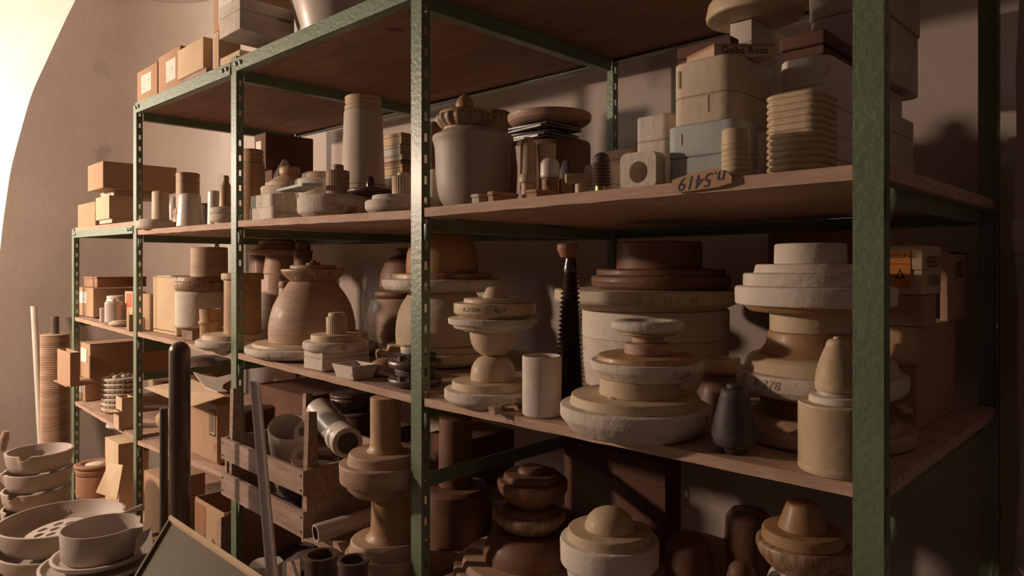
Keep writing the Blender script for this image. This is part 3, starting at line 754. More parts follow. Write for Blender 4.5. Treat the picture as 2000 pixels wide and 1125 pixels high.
# white mould boxes at the right end
def wmould(label, xl, xr, xb, ytop, Y0, zb, lay, dmax=.74, m='plaster_clean', r=.03):
    return carton(label,3,S2,xl,xr,xb,ytop,Y0,zb=zb,name='plaster_mould',cat='plaster mould',r=r,layers=lay,m=m,dmax=dmax)
z_ = shz(3,S2,2.9)+.001
w0 = wmould('thick white plaster slab, lowest of the tall pile behind the front post', 1500,1632,1842,262,.235,z_,[('body',0,.5,'plaster_clean',-.0),('upper_half',.5,1,'plaster_clean',.0)])
z_ = w0.location.z+dims(w0)[2]+.001
w1 = wmould('large white two-part plaster mould, second in the pile behind the front post', 1510,1628,1832,160,.235,z_,[('lower_half',0,.55,'plaster_clean',0),('upper_half',.55,1,'plaster_clean',0)])
z_ = w1.location.z+dims(w1)[2]+.001
w2 = wmould('large white plaster mould, third in the pile under the brown tray', 1516,1616,1816,101,.24,z_,[('body',0,1,'plaster_clean',0)], dmax=.70)
z_ = w2.location.z+dims(w2)[2]+.001
br = carton('shallow dark brown tray lying on the white plaster mould pile',3,S2,1521,1612,1700,55,.245,zb=z_,m='carddark',name='shallow_tray',cat='tray',r=.006,layers=[('body',0,.42,'carddark',.006),('rim',.42,1,'carddark',0)],dmax=.42)
w3 = carton('wide white plaster mould with rounded base, topmost behind the front post',3,S2,1572,1716,1832,-75,.44,zb=z_,m='grey',name='plaster_mould',cat='plaster mould',r=.03,layers=[('lower_half',0,.62,'plaster',.004),('upper_half',.62,1,'plaster',0)],dmax=.75)

# ------------------------------------------------------------------ bay 3, third shelf
S3 = 's3'
# back stack: big drum with discs
bs, ibs = stack(3,S3,1278,.54,[
 ('large_drum','huge pale two-tier plaster drum at the back of the dark middle shelf','plaster drum',[
    ('lower_ring','plaster',[(772,136),(730,141),(674,143),(671,141)],{'seg':110}),('upper_ring','plaster_clean',[(670.9,143.5),(615,143.5),(612,141)],{'seg':110})]),
 ('plaster_disc','broad flat plaster disc with faint marks lying on the huge pale drum','plaster disc',[('disc','mouldy',[(611,150),(602,168),(598,179),(592,182),(575,182),(572,180)],{'seg':110})],{'cx':1262,'text':[('b  1   E1A   99',589,182,.022,1300,{'m':'etch'})]}),
 ('plaster_disc','dark brown stepped disc lying above the broad flat disc','plaster disc',[('disc','rust',[(571,128),(565,134),(555,137),(547,136),(543,132)],{'seg':100}),('step','rust',[(542.9,126),(533,126),(530,123)],{'seg':90})],{'cx':1289}),
 ('plaster_drum','dark brown plain cylinder crowning the big dark stack at the back','plaster drum',[('body','rust',[(529.9,84),(476,83.5),(473,82)],{'seg':90})],{'cx':1287})])
# R.21536 group
stack(3,S3,960,None,[
 ('dome_model','cream dome model on a broad stepped base behind the white cylinder','plaster model',[
    ('base_disc','plaster',[(786,78),(777,90),(773,92),(759,92),(757,90)]),('base_step','cream',[(756.9,78),(744,77),(742,75)]),
    ('dome','cream',[(741.9,44),(732,44),(718,42),(708,37),(700,30),(696,22),(694.5,12)],{'cx':963})]),
 ('bowl_model','cream inverted dome with a wide pale rim, balanced on the dome model','plaster model',[
    ('bowl','cream',[(694.4,12),(692,24),(684,35),(672,42),(658,45),(646,46.5)],{}),
    ('rim','plaster',[(645.9,57),(641,59),(640.5,75),(634,79),(632,80),(631.5,87),(622,88),(620,87)])],{'cx':963}),
 ('lid_model','plaster lid lettered R.21536 Rg 2 on its side, with a blunt cone on top','plaster model',[
    ('disc','cream',[(619.9,64),(611,79),(608,80),(592,80),(591,79)]),('step','cream',[(590.9,61),(585,60.5),(582,59)]),
    ('knob','cream',[(581.9,26),(575,24),(566,19.5),(562,17),(560,14)],{'cx':968})],{'cx':966.5,'text':[('R.21536',601.5,80,.0125,921,{'shear':.25}),('Rg 2',601.5,80,.0125,975,{'shear':.25})]})])
stack(3,S3,1058.5,None,[('white_cylinder','plain white open cylinder at the shelf front beside the leaf scrap','cylinder',[
    ('body','plaster_clean',[(811,34),(809,37.5),(805,38.5),(696,38.5),(694,37.5),(694,34.5),(700,34),(790,33),(800,10)],{'seg':80})])])
# block and dry leaf
d_ = solve_base(975,808,3,S3); X_, Y_ = at_depth(975,d_); zb_ = shz(3,S3,X_)+.001
o = MB().box(-.009,.009,-.008,.010,0,.016).out('wooden_block','wood',smooth=0,loc=(X_-.002,Y_-.012,zb_)); tag(o,'tiny wooden block on the shelf edge beside a dry leaf','block')
d_ = solve_base(1003,806,3,S3); X_, Y_ = at_depth(995,d_); zb_ = shz(3,S3,X_)+.001
lf = empty('dry_leaf',(X_,Y_,zb_))
v=[]; f=[]
for i in range(9):
    t=i/8; wd=.011*sin(pi*t)**.8; v+=[(-.022+.05*t,-wd,.004+.010*sin(t*pi)+.004*sin(t*9)),(-.022+.05*t,0,.001+.012*sin(t*pi)),(-.022+.05*t,wd,.005+.010*sin(t*pi))]
for i in range(8):
    for k in range(2): a=i*3+k; f.append((a,a+1,a+4,a+3))
build('blade',v,f,'cardlight',lf)
MB().tube([(-.02,-.002,.006),(-.012,-.014,.016),(0,-.022,.010),(.012,-.024,-.004),(.022,-.026,-.013)],.0011,6).out('stem','card',lf)
MB().tube([(.0,.0,.022),(-.018,-.012,.014),(-.034,-.016,.006)],.0011,6).out('stem','cardlight',lf)
tag(lf,'curled dry leaf with thin stems on the front shelf edge','leaf')
# tall dark ribbed insulator
stack(3,S3,1114,None,[('tall_insulator','tall dark brown ribbed insulator with flared terracotta cap','insulator',[
    ('foot','brownglaze',[(783,27),(776,28)]),
    ('ribbed_body','brownglaze',[(775.9,24)]+ribs(775.5,533,32,17.5,27,6.5,'saw')+[(533,13)],{'cham':0,'seg':56}),
    ('neck','brownglaze',[(532.9,13),(526,13.5),(518,12.5),(508,10),(503,10)]),
    ('cap','terracotta',[(502.9,14),(500,15),(489,20),(486,21),(479,21),(476,19),(476,12)],{'cx':1109})])])
# centre insulator on big base
big, ib2 = stack(3,S3,1240,None,[
 ('column_model','massive pale stepped base with a short thick column at the shelf front','plaster model',[
    ('base_disc','plaster',[(842,118),(837,126),(813,146.5),(809,148),(791,147.5),(788.5,145)],{'seg':120,'wob':.001}),
    ('base_step','cream',[(788.4,129),(772,125.5),(770,124)],{'seg':120}),
    ('column','cream',[(769.9,80),(738,78)],{'cx':1249,'seg':90})]),
 ('ring_model','thick plaster ring with an ochre varnished top plate on the short column','plaster model',[
    ('ring','plaster',[(737.9,88),(733,92),(721,108),(717,111),(704,111),(702.9,109)],{'seg':96}),
    ('top_plate','ochre',[(702.9,99),(695,97),(692,94)],{'seg':96})],{'cx':1263}),
 ('spool_model','small spool with a chipped pale flange topping the centre stack','spool',[
    ('foot','clay',[(691.9,44),(688,46),(672,46),(669,43)]),('neck','clay',[(668.9,31),(660,31),(655,34),(653,50)]),('lip','ochre',[(652.9,56),(650,57),(647,56)]),
    ('flange','plaster',[(646.9,62),(641,70),(633,71),(627,68),(625,60),(625.5,46),(629,40),(632,20)],{'wob':.008})],{'cx':1265})])
# bump on the column
g,f = lathe_geo([(-.018,.004),(-.014,.013),(-.004,.019),(.004,.018),(.013,.010),(.017,.002)],seg=24,cham=0)
rt = big[0]; X_,Y_ = at_depth(1198, ib2[2]-.045); o = build('casting_lug',g,f,'cream',rt,(X_-rt.location.x,Y_-rt.location.y,ib2[3](783)-rt.location.z))
# small bowl on a dark mould
stack(3,S3,1410,.34,[
 ('plaster_drum','dark stubby mould under the small shallow bowl','plaster drum',[('body','rust',[(800,52),(762,50),(740,40),(731,36)])]),
 ('small_bowl','small shallow bowl on a dark mould between the two great stacks','bowl',[('body','cream',[(730,24),(722,33),(704,36),(699,36),(699,33),(715,30),(722,10)])])])
# dark grooved cone
def grooves(y0,y1,h0,h1,n,amp): return [(y0+(y1-y0)*((i+t)/n), h0+(h1-h0)*((i+t)/n)-a*amp) for i in range(n) for t,a in ((.05,0),(.6,0),(.7,1),(.95,1))]
stack(3,S3,1434,None,[('grooved_cone','dark grey grooved cone insulator standing on the front of the shelf','cone insulator',[
    ('foot','brownglaze',[(884,26),(878,27),(870,27)]),('skirt','dark',[(869.9,36),(866,42),(861,45),(852,46.5),(846,46)]),
    ('grooved_body','dark',[(845.9,46)]+grooves(845,775,45.5,30,26,1.3)+[(774,29),(766,27),(761,25),(759,22)],{'cham':0}),('knob','dark',[(758.9,16),(752,15.5),(750,14)])])])
# right white stack
ws, iws = stack(3,S3,1600,.25,[
 ('plaster_disc','large brown stepped base mould, lowest of the tall pale stack by the front post','plaster disc',[
    ('disc','clay',[(862,170),(856,179),(836,180),(832,178)],{'seg':120}),('step','clay',[(831.9,158),(826,152),(818,145),(815,141)],{'seg':120})],{'cx':1604}),
 ('column_model','broad pale mould engraved "R.378" carrying a smooth ochre column','plaster model',[
    ('under_ring','rust',[(814.9,118),(790,118),(775,128)],{'seg':100}),
    ('disc','plaster',[(774.9,145),(768,160),(758,168),(745,170),(733,169),(730,166)],{'seg':120}),
    ('step','cream',[(729.9,154),(724,152),(706,146),(700,138),(697,120)],{'seg':120}),
    ('column','ochre',[(696.9,112),(690,104),(680,96),(666,92),(655,91),(652,89)],{'cx':1588,'seg':90})],
    {'cx':1599,'text':[('R.378',746,170,.021,1500,{'m':'etch','shear':.3})]}),
 ('plaster_drum','plain cream cylinder between the ochre column and the white top mould','plaster drum',[('body','cream',[(651.9,84),(612,84)],{'seg':90})],{'cx':1585}),
 ('stepped_mould','white three-tier plaster mould with a plain drum on top, right of the dark stack','plaster mould',[
    ('under_lip','ochre',[(611.9,128),(604,138),(599,141)],{'seg':120}),
    ('lower_tier','plaster_clean',[(598.9,154),(596,158),(570,159),(564,158),(561,155)],{'seg':120,'wob':.001}),
    ('middle_tier','plaster',[(560.9,141),(557,142),(538,141.5),(535,139)],{'seg':120}),
    ('upper_tier','plaster_clean',[(534.9,120),(531,119),(519,116),(517,113)],{'seg':120}),
    ('drum','plaster_clean',[(516.9,72),(480,71),(476,69)],{'cx':1582,'seg':90})],{'cx':1588})])
# grooved cylinder and cone in front
stack(3,S3,1640,None,[
 ('grooved_cylinder','big cream cylinder with fine horizontal grooves at the shelf front','grooved cylinder',[
    ('body','cream',[(918,82),(915,84),(906,84)]+grooves(905,792,84,84,27,1.9)+[(791,84),(788,83.5),(786,82)],{'cham':0,'seg':120})]),
 ('flange_ring','white stepped ring standing on the big grooved cylinder','ring',[('flange','plaster_clean',[(785.9,58),(784,59),(775,58.5),(772,57)]),('collar','white',[(771.9,42),(763,41)])],{'cx':1637}),
 ('grooved_cone','cream grooved bell with small knob crowning the grooved cylinder','cone insulator',[
    ('body','cream',[(762.9,44),(761,45.5),(748,46)]+[(748-72*((i+t)/28), 46-22*(((i+t)/28)**1.7)-a*1.1) for i in range(28) for t,a in ((.05,0),(.6,0),(.7,1),(.95,1))]+[(674,24),(667,21),(663,17)],{'cham':0,'seg':80}),
    ('knob','cream',[(662.9,9),(659,9),(657,7)])],{'cx':1636})])
# vertical perforated band on the cylinder
gc = [o for o in COL.objects if o.name.startswith('grooved_cylinder')][0]
# cartons at the right end
k1 = carton('tall brown carton at the right end, lowest of the lettered cartons', 3,S3, 1728,1791,1873,640,.40, m='card', name='cardboard_box', lid=.38, dmax=.68)
zk = k1.location.z+dims(k1)[2]+.001
k2 = carton('plain brown carton between the tall carton and the one with orange label', 3,S3, 1728,1806,1828,578,.405, zb=zk, m='card', dmax=.6)
zk2 = k2.location.z+dims(k2)[2]+.001
k3 = carton('carton with an orange warning label and black lettering on its end', 3,S3, 1728,1802,1838,479,.41, zb=zk2, m='cardlight', name='cardboard_box', lid=.5, dmax=.62)
w_, dp_, H_ = dims(k3)
og = MB().box(w_*.02,w_*.70,-.0036,-.0027,H_*.16,H_*.90).out('warning_label','orange',k3,smooth=0)
mb = MB().add([(w_*.30,-.0040,H_*.33),(w_*.56,-.0040,H_*.33),(w_*.43,-.0040,H_*.53),(w_*.30,-.0037,H_*.33),(w_*.56,-.0037,H_*.33),(w_*.43,-.0037,H_*.53)],[(0,1,2),(5,4,3),(0,3,4,1),(1,4,5,2),(2,5,3,0)]); sg = mb.out('triangle_sign','ink',og,smooth=0)
mb = MB().add([(w_*.36,-.0044,H_*.36),(w_*.50,-.0044,H_*.36),(w_*.43,-.0044,H_*.47),(w_*.36,-.0041,H_*.36),(w_*.50,-.0041,H_*.36),(w_*.43,-.0041,H_*.47)],[(0,1,2),(5,4,3),(0,3,4,1),(1,4,5,2),(2,5,3,0)]); mb.out('triangle_field','orange',sg,smooth=0)
text_plane(k3,'ACHTUNG',(w_*.36,-.0038,H_*.79),(1,0,0),(0,0,1),.012,shear=0)
for a_,b_ in ((.62,.66),): MB().box(w_*.05,w_*.66,-.0041,-.0036,H_*a_,H_*(a_+.012)).out('rule','ink',og,smooth=0)
for xx in (.08,.18,.28): 
    MB().hexa([(w_*xx,-.0041,H_*.34),(w_*(xx+.03),-.0041,H_*.34),(w_*(xx+.03),-.0037,H_*.34),(w_*xx,-.0037,H_*.34)],[(w_*(xx-.06),-.0041,H_*.42),(w_*(xx-.03),-.0041,H_*.42),(w_*(xx-.03),-.0037,H_*.42),(w_*(xx-.06),-.0037,H_*.42)]).out('mark','ink',og,smooth=0)
text_plane(k3,'KSEBUV',(w_+.0027,dp_*.52,H_*.66),(0,1,0),(0,0,1),.030,shear=.1,space=.9)
text_plane(k3,'0.12NR',(w_+.0027,dp_*.54,H_*.28),(0,1,0),(0,0,1),.028,shear=.1,space=.9)
X_=X_at(1850,.52)
k4 = carton('brown carton lettered "(ES" at the far right end of the middle shelf', 3,S3, 1836,1852,1893,494,.585, zb=k1.location.z+dims(k1)[2]+.001, m='card', name='cardboard_box', lid=.001, dmax=.76)
w_, dp_, H_ = dims(k4); text_plane(k4,'(ES',(w_+.0027,dp_*.45,H_*.75),(0,1,0),(0,0,1),.045,shear=.1)
carton('dark russet carton at the very back above the white stack', 3,S3, 1500,1660,1690,449,.60, m='carddark', dmax=.72)
# yellow bent strip
X_,Y_=at_depth(1752,1.12); z_=zpix(765,1.12)
mb=MB(); pts=[P3(1733,782,1.17),P3(1746,784,1.16),P3(1758,789,1.15),P3(1774,803,1.14)]
v=[];f=[]
for (x,y,z) in pts: v+=[(x-.006,y-.006,z),(x+.006,y+.006,z),(x+.006,y+.006,z-.003),(x-.006,y-.006,z-.003)]
for i in range(3):
    for k in range(4): a=i*4+k;b=i*4+(k+1)%4; f.append((a,b,b+4,a+4))
f+= [(3,2,1,0),(12,13,14,15)]
o=build('bent_strip',v,f,'ochre',smooth=60); tag(o,'bent ochre strip sticking out beside the tall carton, behind the front post','strip')

# ------------------------------------------------------------------ bay 2, third shelf
stack(2,S3,864,.42,[
 ('glazed_dome_model','big yellow glazed bell on a broad base behind the tall slotted post','plaster model',[
    ('base_disc','cream',[(750,120),(742,128),(728,129),(724,126)],{'seg':110}),('base_step','cream',[(723.9,108),(712,106)],{'seg':110}),
    ('bell','mouldy',[(711.9,90),(690,91),(665,90),(640,86),(620,79),(604,70),(596,66),(592,60)],{'seg':110})]),
 ('plaster_disc','rough plaster ring with a thin ochre plate above the yellow glazed bell','plaster disc',[
    ('disc','plaster',[(591.9,98),(586,112),(578,116.5),(566,117),(563,114)],{'seg':110,'wob':.003}),('plate','ochre',[(562.9,98),(552,97),(550,95)],{'seg':110})]),
 ('ochre_dome','tall ochre dome almost touching the shelf above, behind the tall slotted post','plaster model',[
    ('dome','ochre',[(549.9,70),(530,71),(505,69),(485,64),(468,56),(456,45),(450,32),(447,16)],{'seg':96})])])
stack(2,S3,788,.56,[
 ('brown_pot','brown pot with an arched notch behind the clamp fittings','pot',[('body','clay',[(716,66),(690,70),(640,70),(610,64),(605,62)])]),
 ('brown_lid','dark brown ring lid lying on the notched brown pot','lid',[('body','rust',[(604.9,48),(598,56),(590,56),(586,50)])]),
 ('bell_model','dark brown bell with a short neck at the back of the middle shelf','plaster model',[('bell','rust',[(585.9,54),(575,57),(545,54),(520,46),(508,36),(502,22)]),('neck','rust',[(501.9,24),(487,24),(485,22)])],{'cx':798})])
# clay dome
stack(2,S3,610.5,None,[
 ('dome_model','large turned clay-brown dome on a wide pale stepped base','plaster model',[
    ('base_disc','plaster',[(706,116),(701,127),(697,130),(688,130),(686,128)],{'seg':110}),('base_step','cream',[(685.9,116),(681,115),(679,113)],{'seg':110}),
    ('dome','clay',[(678.9,85),(660,86),(640,85),(620,81),(603,76),(588,69),(575,61),(563,52),(553,46)],{'seg':110})]),
 ('rim_lid','brown lid with a flared patterned rim crowning the clay-brown dome','lid',[
    ('flared_rim','drip',[(552.9,44),(549,48),(540,58),(532,63),(528,63),(526.5,60)],{'seg':90}),('plate','clay',[(526.4,46),(520,45),(518.5,43)]),
    ('knob','rust',[(518.4,15),(514,14),(512,6),(510,5),(508,3)])],{'cx':612})], d=2.33)
bw = carton('white two-part plaster box under the stepped disc at the shelf front', 2,S3, 593,630,722,691,.012, m='plaster', name='plaster_box', cat='plaster box', r=.003, layers=[('body',0,.66,'plaster',0),('lid',.66,1,'plaster',0)], dmax=.4)
X_ = bw.location.x+dims(bw)[0]/2; Y_ = bw.location.y+dims(bw)[1]*.5; ztb = bw.location.z+dims(bw)[2]
db = depth(X_, Y_)
stack(2,S3,656,None,[
 ('plaster_disc','white stepped plaster disc lying on the two-part plaster box','plaster disc',[('disc','plaster',[(689,58),(684,64),(673,65),(669,62)],{'seg':90}),('step','cream',[(668.9,49),(657,49),(655,47)])]),
 ('fluted_cylinder','pale fluted cylinder with round cap on the stepped plaster disc','fluted cylinder',[('body','cream',[(654.9,20),(621,20.5),(619,19)],{'flutes':30,'famp':.8,'cham':0}),('cap','cream',[(618.9,16.5),(612,16.5),(610,15)])],{'cx':657.5})], zb=ztb+.0006, d=db)
# flared tray
d_ = 1.86
X0_, X1_ = X_at(652,-.005), X_at(684,-.005); Y1_ = Y_at(728, X1_); zt0 = max(shz(2,S3,X0_),shz(2,S3,X1_))+.0006
Ht_ = zpix(716, depth(X1_,-.005))-zt0
tr = empty('flared_tray', (X0_,.004,zt0)); W_=X1_-X0_; Dt=Y1_-.004; e=.010; t=.005
def ringq(x0,x1,y0,y1,z): return [(x0,y0,z),(x1,y0,z),(x1,y1,z),(x0,y1,z)]
v = ringq(0,W_,0,Dt,0)+ringq(-e,W_+e,-e,Dt+e,Ht_)+ringq(-e+t,W_+e-t,-e+t,Dt+e-t,Ht_)+ringq(t,W_-t,t,Dt-t,.006)
f = [(3,2,1,0)]+[(a,(a+1)%4,(a+1)%4+4,a+4) for a in range(4)]+[(a+4,(a+1)%4+4,(a+1)%4+8,a+8) for a in range(4)]+[(a+8,(a+1)%4+8,(a+1)%4+12,a+12) for a in range(4)]+[(12,13,14,15)]
build('tray',v,f,'plaster_clean',tr,smooth=0)
g,f = lathe_geo([(0,.010),(.006,.013),(.010,.008)],seg=16,cham=0,wob=.1); build('crumb','clay',[],'') if 0 else build('crumbs',[(x+W_*.5,y+Dt*.5,z+.0065) for x,y,z in g],f,'clay',tr)
tag(tr,'small white flared rectangular tray at the shelf front','tray')
stack(2,S3,752,.12,[('low_disc','low brownish domed disc between flared tray and the clamp fittings','plaster disc',[('body','clay',[(746,26),(740,32),(722,31),(708,24),(700,14)])])])
# dark porcelain fittings with clamps
hs, ihs = stack(2,S3,811,.088,[
 ('clamp_fitting','dark grey porcelain fitting with a metal clamp, lower of the two beside the slotted post','clamp fitting',[
    ('flange','brownrib',[(776,40),(772,50),(764,53),(756,52),(754,48)]),('body','dark',[(753.9,38),(738,40),(733,38)]),('collar','dark',[(732.9,30),(724,32),(721,28)])]),
 ('clamp_fitting','dark grey porcelain fitting with wing-nut clamp, upper of the two beside the slotted post','clamp fitting',[
    ('flange','brownrib',[(730,42),(727,51),(718,53),(711,52),(709,48)]),('body','dark',[(708.9,40),(696,42),(693,38)]),('tube','grey',[(692.9,28),(678,29),(676,28),(676,18),(690,17)])])] if 0 else [
 ('clamp_fitting','dark grey porcelain fitting with a metal clamp, lower of the two beside the slotted post','clamp fitting',[
    ('flange','brownrib',[(776,40),(772,50),(764,53),(756,52),(754,48)]),('body','dark',[(753.9,38),(736,40),(731,38)])]),
 ('clamp_fitting','dark grey porcelain fitting with wing-nut clamp, upper of the two beside the slotted post','clamp fitting',[
    ('flange','brownrib',[(730.9,42),(727,51),(718,53),(711,52),(709,48)]),('body','dark',[(708.9,40),(696,42),(693,38)]),('tube','grey',[(692.9,28),(678,29),(676,28),(676,20),(690,19)])])])
for i_,(rt__,yy) in enumerate(((hs[1],700),(hs[0],740))):
    d_ = ihs[2]; o3 = rt__.location
    pts = [Vector(P3(px,py,d_-.075+k*.0))-o3 for k,(px,py) in enumerate(((741,yy-16),(757,yy-9),(772,yy-4),(786,yy+1),(800,yy+1)))]
    MB().tube([tuple(p) for p in pts],[.004,.003,.0045,.006,.0075],12).out('clamp_screw','steel',rt__)
    g,f = lathe_geo([(-.007,.004),(-.006,.010),(.006,.010),(.007,.004)],seg=6,cham=0); p=Vector(P3(784,yy,d_-.085))-o3
    build('clamp_nut',[(x+p.x,y+p.y,z+p.z) for x,y,z in g],f,'dark',rt__)
# stepped stack at the back left
stack(2,S3,546,.52,[
 ('column_model','turned brown column model at the back left of the middle shelf','plaster model',[('body','clay',[(668,40),(640,38),(546,36),(544,32),(503,27)])]),
 ('stepped_lid','brown four-step lid on the turned column at the back, under the shelf above','lid',[('steps','clay',[(502.9,64),(501,66),(492,66),(491.5,52),(482,52),(481.5,40),(472.5,40),(472,28),(464,28)])])])
stack(2,S3,592,.52,[('stepped_lid','small stepped brown lid piece beside the four-step lid at the back','lid',[('column','rust',[(668,18),(503,18)]),('steps','rust',[(502.9,18),(492,19),(491.5,15),(474,15)])])])
stack(2,S3,556,.30,[('small_jar','small grey jar with a lid half hidden behind the clay-brown dome','jar',[('body','grey',[(690,13),(580,12),(565,11)]),('lid','clay',[(564.9,12),(558,12.5),(549,11)])])])
stack(2,S3,520,.62,[('dark_drum','dark drum at the back between column model and ochre spool','plaster drum',[('body','rust',[(670,34),(500,32),(498,30)])])])
# spool with base at P2
stack(2,S3,463,.085,[
 ('spool_model','ochre spool with wide flanges on a pale stepped base behind the second post','spool',[
    ('base_disc','plaster',[(690,66),(686,76),(682,80),(672,81),(668,80),(666,77)],{'seg':96}),('base_step','cream',[(665.9,70),(654,68),(652,66)],{'seg':96}),
    ('barrel','ochre',[(651.9,37),(546,36.5)],{'cx':476}),('top_flange','ochre',[(545.9,42),(535,42),(533,40)],{'cx':476})])]) if 0 else None
# ------------------------------------------------------------------ bay 1, third shelf
stack(1,S3,458,None,[
 ('spool_model','ochre spool with wide flange on a pale stepped base, crossed by the second post','spool',[
    ('base_disc','plaster',[(680,62),(675,72),(672,76),(663,76),(661,74)],{'seg':96}),('base_step','cream',[(660.9,64),(653,62),(651,60)],{'seg':96}),
    ('barrel','ochre',[(650.9,37),(546,36.5)],{'cx':474}),('top_flange','ochre',[(545.9,42),(535,42),(533,40)],{'cx':474})])], d=2.5)
stack(1,S3,411,None,[('ringed_cup','small ochre cup with a raised ring in front of the white drum','cup',[
    ('body','ochre',[(672,21),(634,21),(632,23.5),(627,23.5),(625,21),(606,22),(603,22),(603,19),(615,18)])])], d=2.62)
zl = shz(1,S3,.6)
stack(1,S3,391,None,[
 ('white_drum','broad white drum with rounded shoulder on wooden feet','plaster drum',[
    ('feet','wood',[(667,38),(643,38)],{'seg':8}),('body','plaster_clean',[(642.9,46),(639,49),(578,49),(573,47),(571,44)])]),
 ('rim_disc','brown rimmed disc with flat plate lying on the white drum','plaster disc',[('rim','drip',[(570.9,45),(566,51),(554,52),(552,50)]),('plate','clay',[(551.9,46),(544,44),(542,42)])]),
 ('ochre_cylinder','plain ochre cylinder standing on top of the rimmed disc','cylinder',[('body','clay',[(541.9,37),(486,36.5),(483,35)])],{'cx':409})], d=2.80)
pp = carton('tall pale panelled wooden box with nailed lower edge behind the first post', 1,S3, 299,345,400,541,.06, m='cardlight', name='wooden_box', lid=.02, dmax=.4)
w_, dp_, H_ = dims(pp)
mbn = MB()
for i in range(12): mbn.box(w_*(.05+i*.078),w_*(.05+i*.078)+.004,-.003,-.0005,H_*.05,H_*.05+.004)
mbn.out('nail_row','ink',pp,smooth=0)
zt_ = pp.location.z+H_
o = MB().hexa([(-.08,.0,0),(.08,.0,0),(.08,.1,.0),(-.08,.1,0)],[(-.08,.0,.003),(.08,.0,.003),(.08,.1,.003),(-.08,.1,.003)]).out('paper_bundle','paper',smooth=0); o.location=(pp.location.x+.09,.075,zt_+.001); tag(o,'flat paper bundle lying on the tall pale wooden box','paper')
carton('brown carton standing at the left end just behind the first post', 1,S3, 272,296,330,575,.06, m='card', dmax=.3)
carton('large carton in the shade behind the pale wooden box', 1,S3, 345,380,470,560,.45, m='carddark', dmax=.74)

# ------------------------------------------------------------------ bay 0, third shelf
cA = carton('brown carton with a white label, on the short lower shelf', 0,S3, 151,182,262,563,.05, m='card', lab=[(.1,.6,.45,.85,'paper')])
zA = cA.location.z+dims(cA)[2]+.001
carton('shallow brown tray lying on the labelled carton', 0,S3, 164,190,286,541,.10, zb=zA, m='terracotta', name='shallow_tray', cat='tray', lid=.2, dmax=.74)
stack(0,S3,200,.035,[('small_cylinder','thin white cylinder standing left of the white jugs','cylinder',[('body','white',[(634,5.5),(603,5.5),(601,4.5)])])])
stack(0,S3,229,.12,[('white_jug','taller white jug at the back of the short lower shelf','jug',[('body','grey',[(640,22),(590,22),(584,20)]),('lid','grey',[(583.9,21),(579,21),(577,18)])])])
stack(0,S3,232,.04,[
 ('plaster_disc','small round plaster disc at the front of the short lower shelf','plaster disc',[('disc','plaster',[(645,18),(642,22),(638,24),(632,24),(630,22)]),('step','cream',[(629.9,18),(626,17)])],{'cx':236})])
stack(0,S3,222,.075,[('white_jug','lower white jug with lid knob in front of the taller jug','jug',[('body','white',[(640,18),(594,18),(590,16)]),('knob','white',[(589.9,5),(584,5),(583,3)])])])
carton('small brown carton beneath the red-marked box on the short lower shelf', 0,S3, 247,252,262,615,.0, m='card')
carton('orange-brown box with a red label beside the first post', 0,S3, 244,259,285,570,.12, m='cardlight', lab=[(.2,.9,.5,.95,'redpaper')], dmax=.4, name='cardboard_box')

# ------------------------------------------------------------------ bay 0 and 1, fourth shelf
S4 = 's4'
cB = carton('brown carton with small pale label, lowest of the bottom short shelf', 0,S4, 153,166,200,736,.04, m='card', lab=[(.2,.7,.3,.8,'paper')])
cC2 = carton('brown carton half hidden behind the dish pile', 0,S4, 171,192,262,736,.20, m='cardlight', lid=.45, dmax=.6)
zB = max(cB.location.z+dims(cB)[2], cC2.location.z+dims(cC2)[2])+.001
sheet_=MB().hexa([(-.86,-.115,zB),(-.60,-.115,zB),(-.60,.028,zB),(-.86,.028,zB)],[(-.86,-.115,zB+.005),(-.60,-.115,zB+.005),(-.60,.028,zB+.005),(-.86,.028,zB+.005)]).out('card_sheet','card',smooth=0); sheet_.location.y=0; tag(sheet_,'stiff card sheet sticking out of the bottom short shelf, under a jutting carton','sheet')
carton('small open-flapped carton jutting out in front of the last post', 0,S4, 112,137,156,689,-.112, zb=zB+.006, m='card', open_=True, name='open_carton', dmin=.03, dmax=.0)
carton('big brown carton with white label above the dish pile', 0,S4, 153,176,330,673,.03, zb=zB, m='card', lab=[(.25,.75,.45,.85,'paper')], lid=.001, dmax=.74)
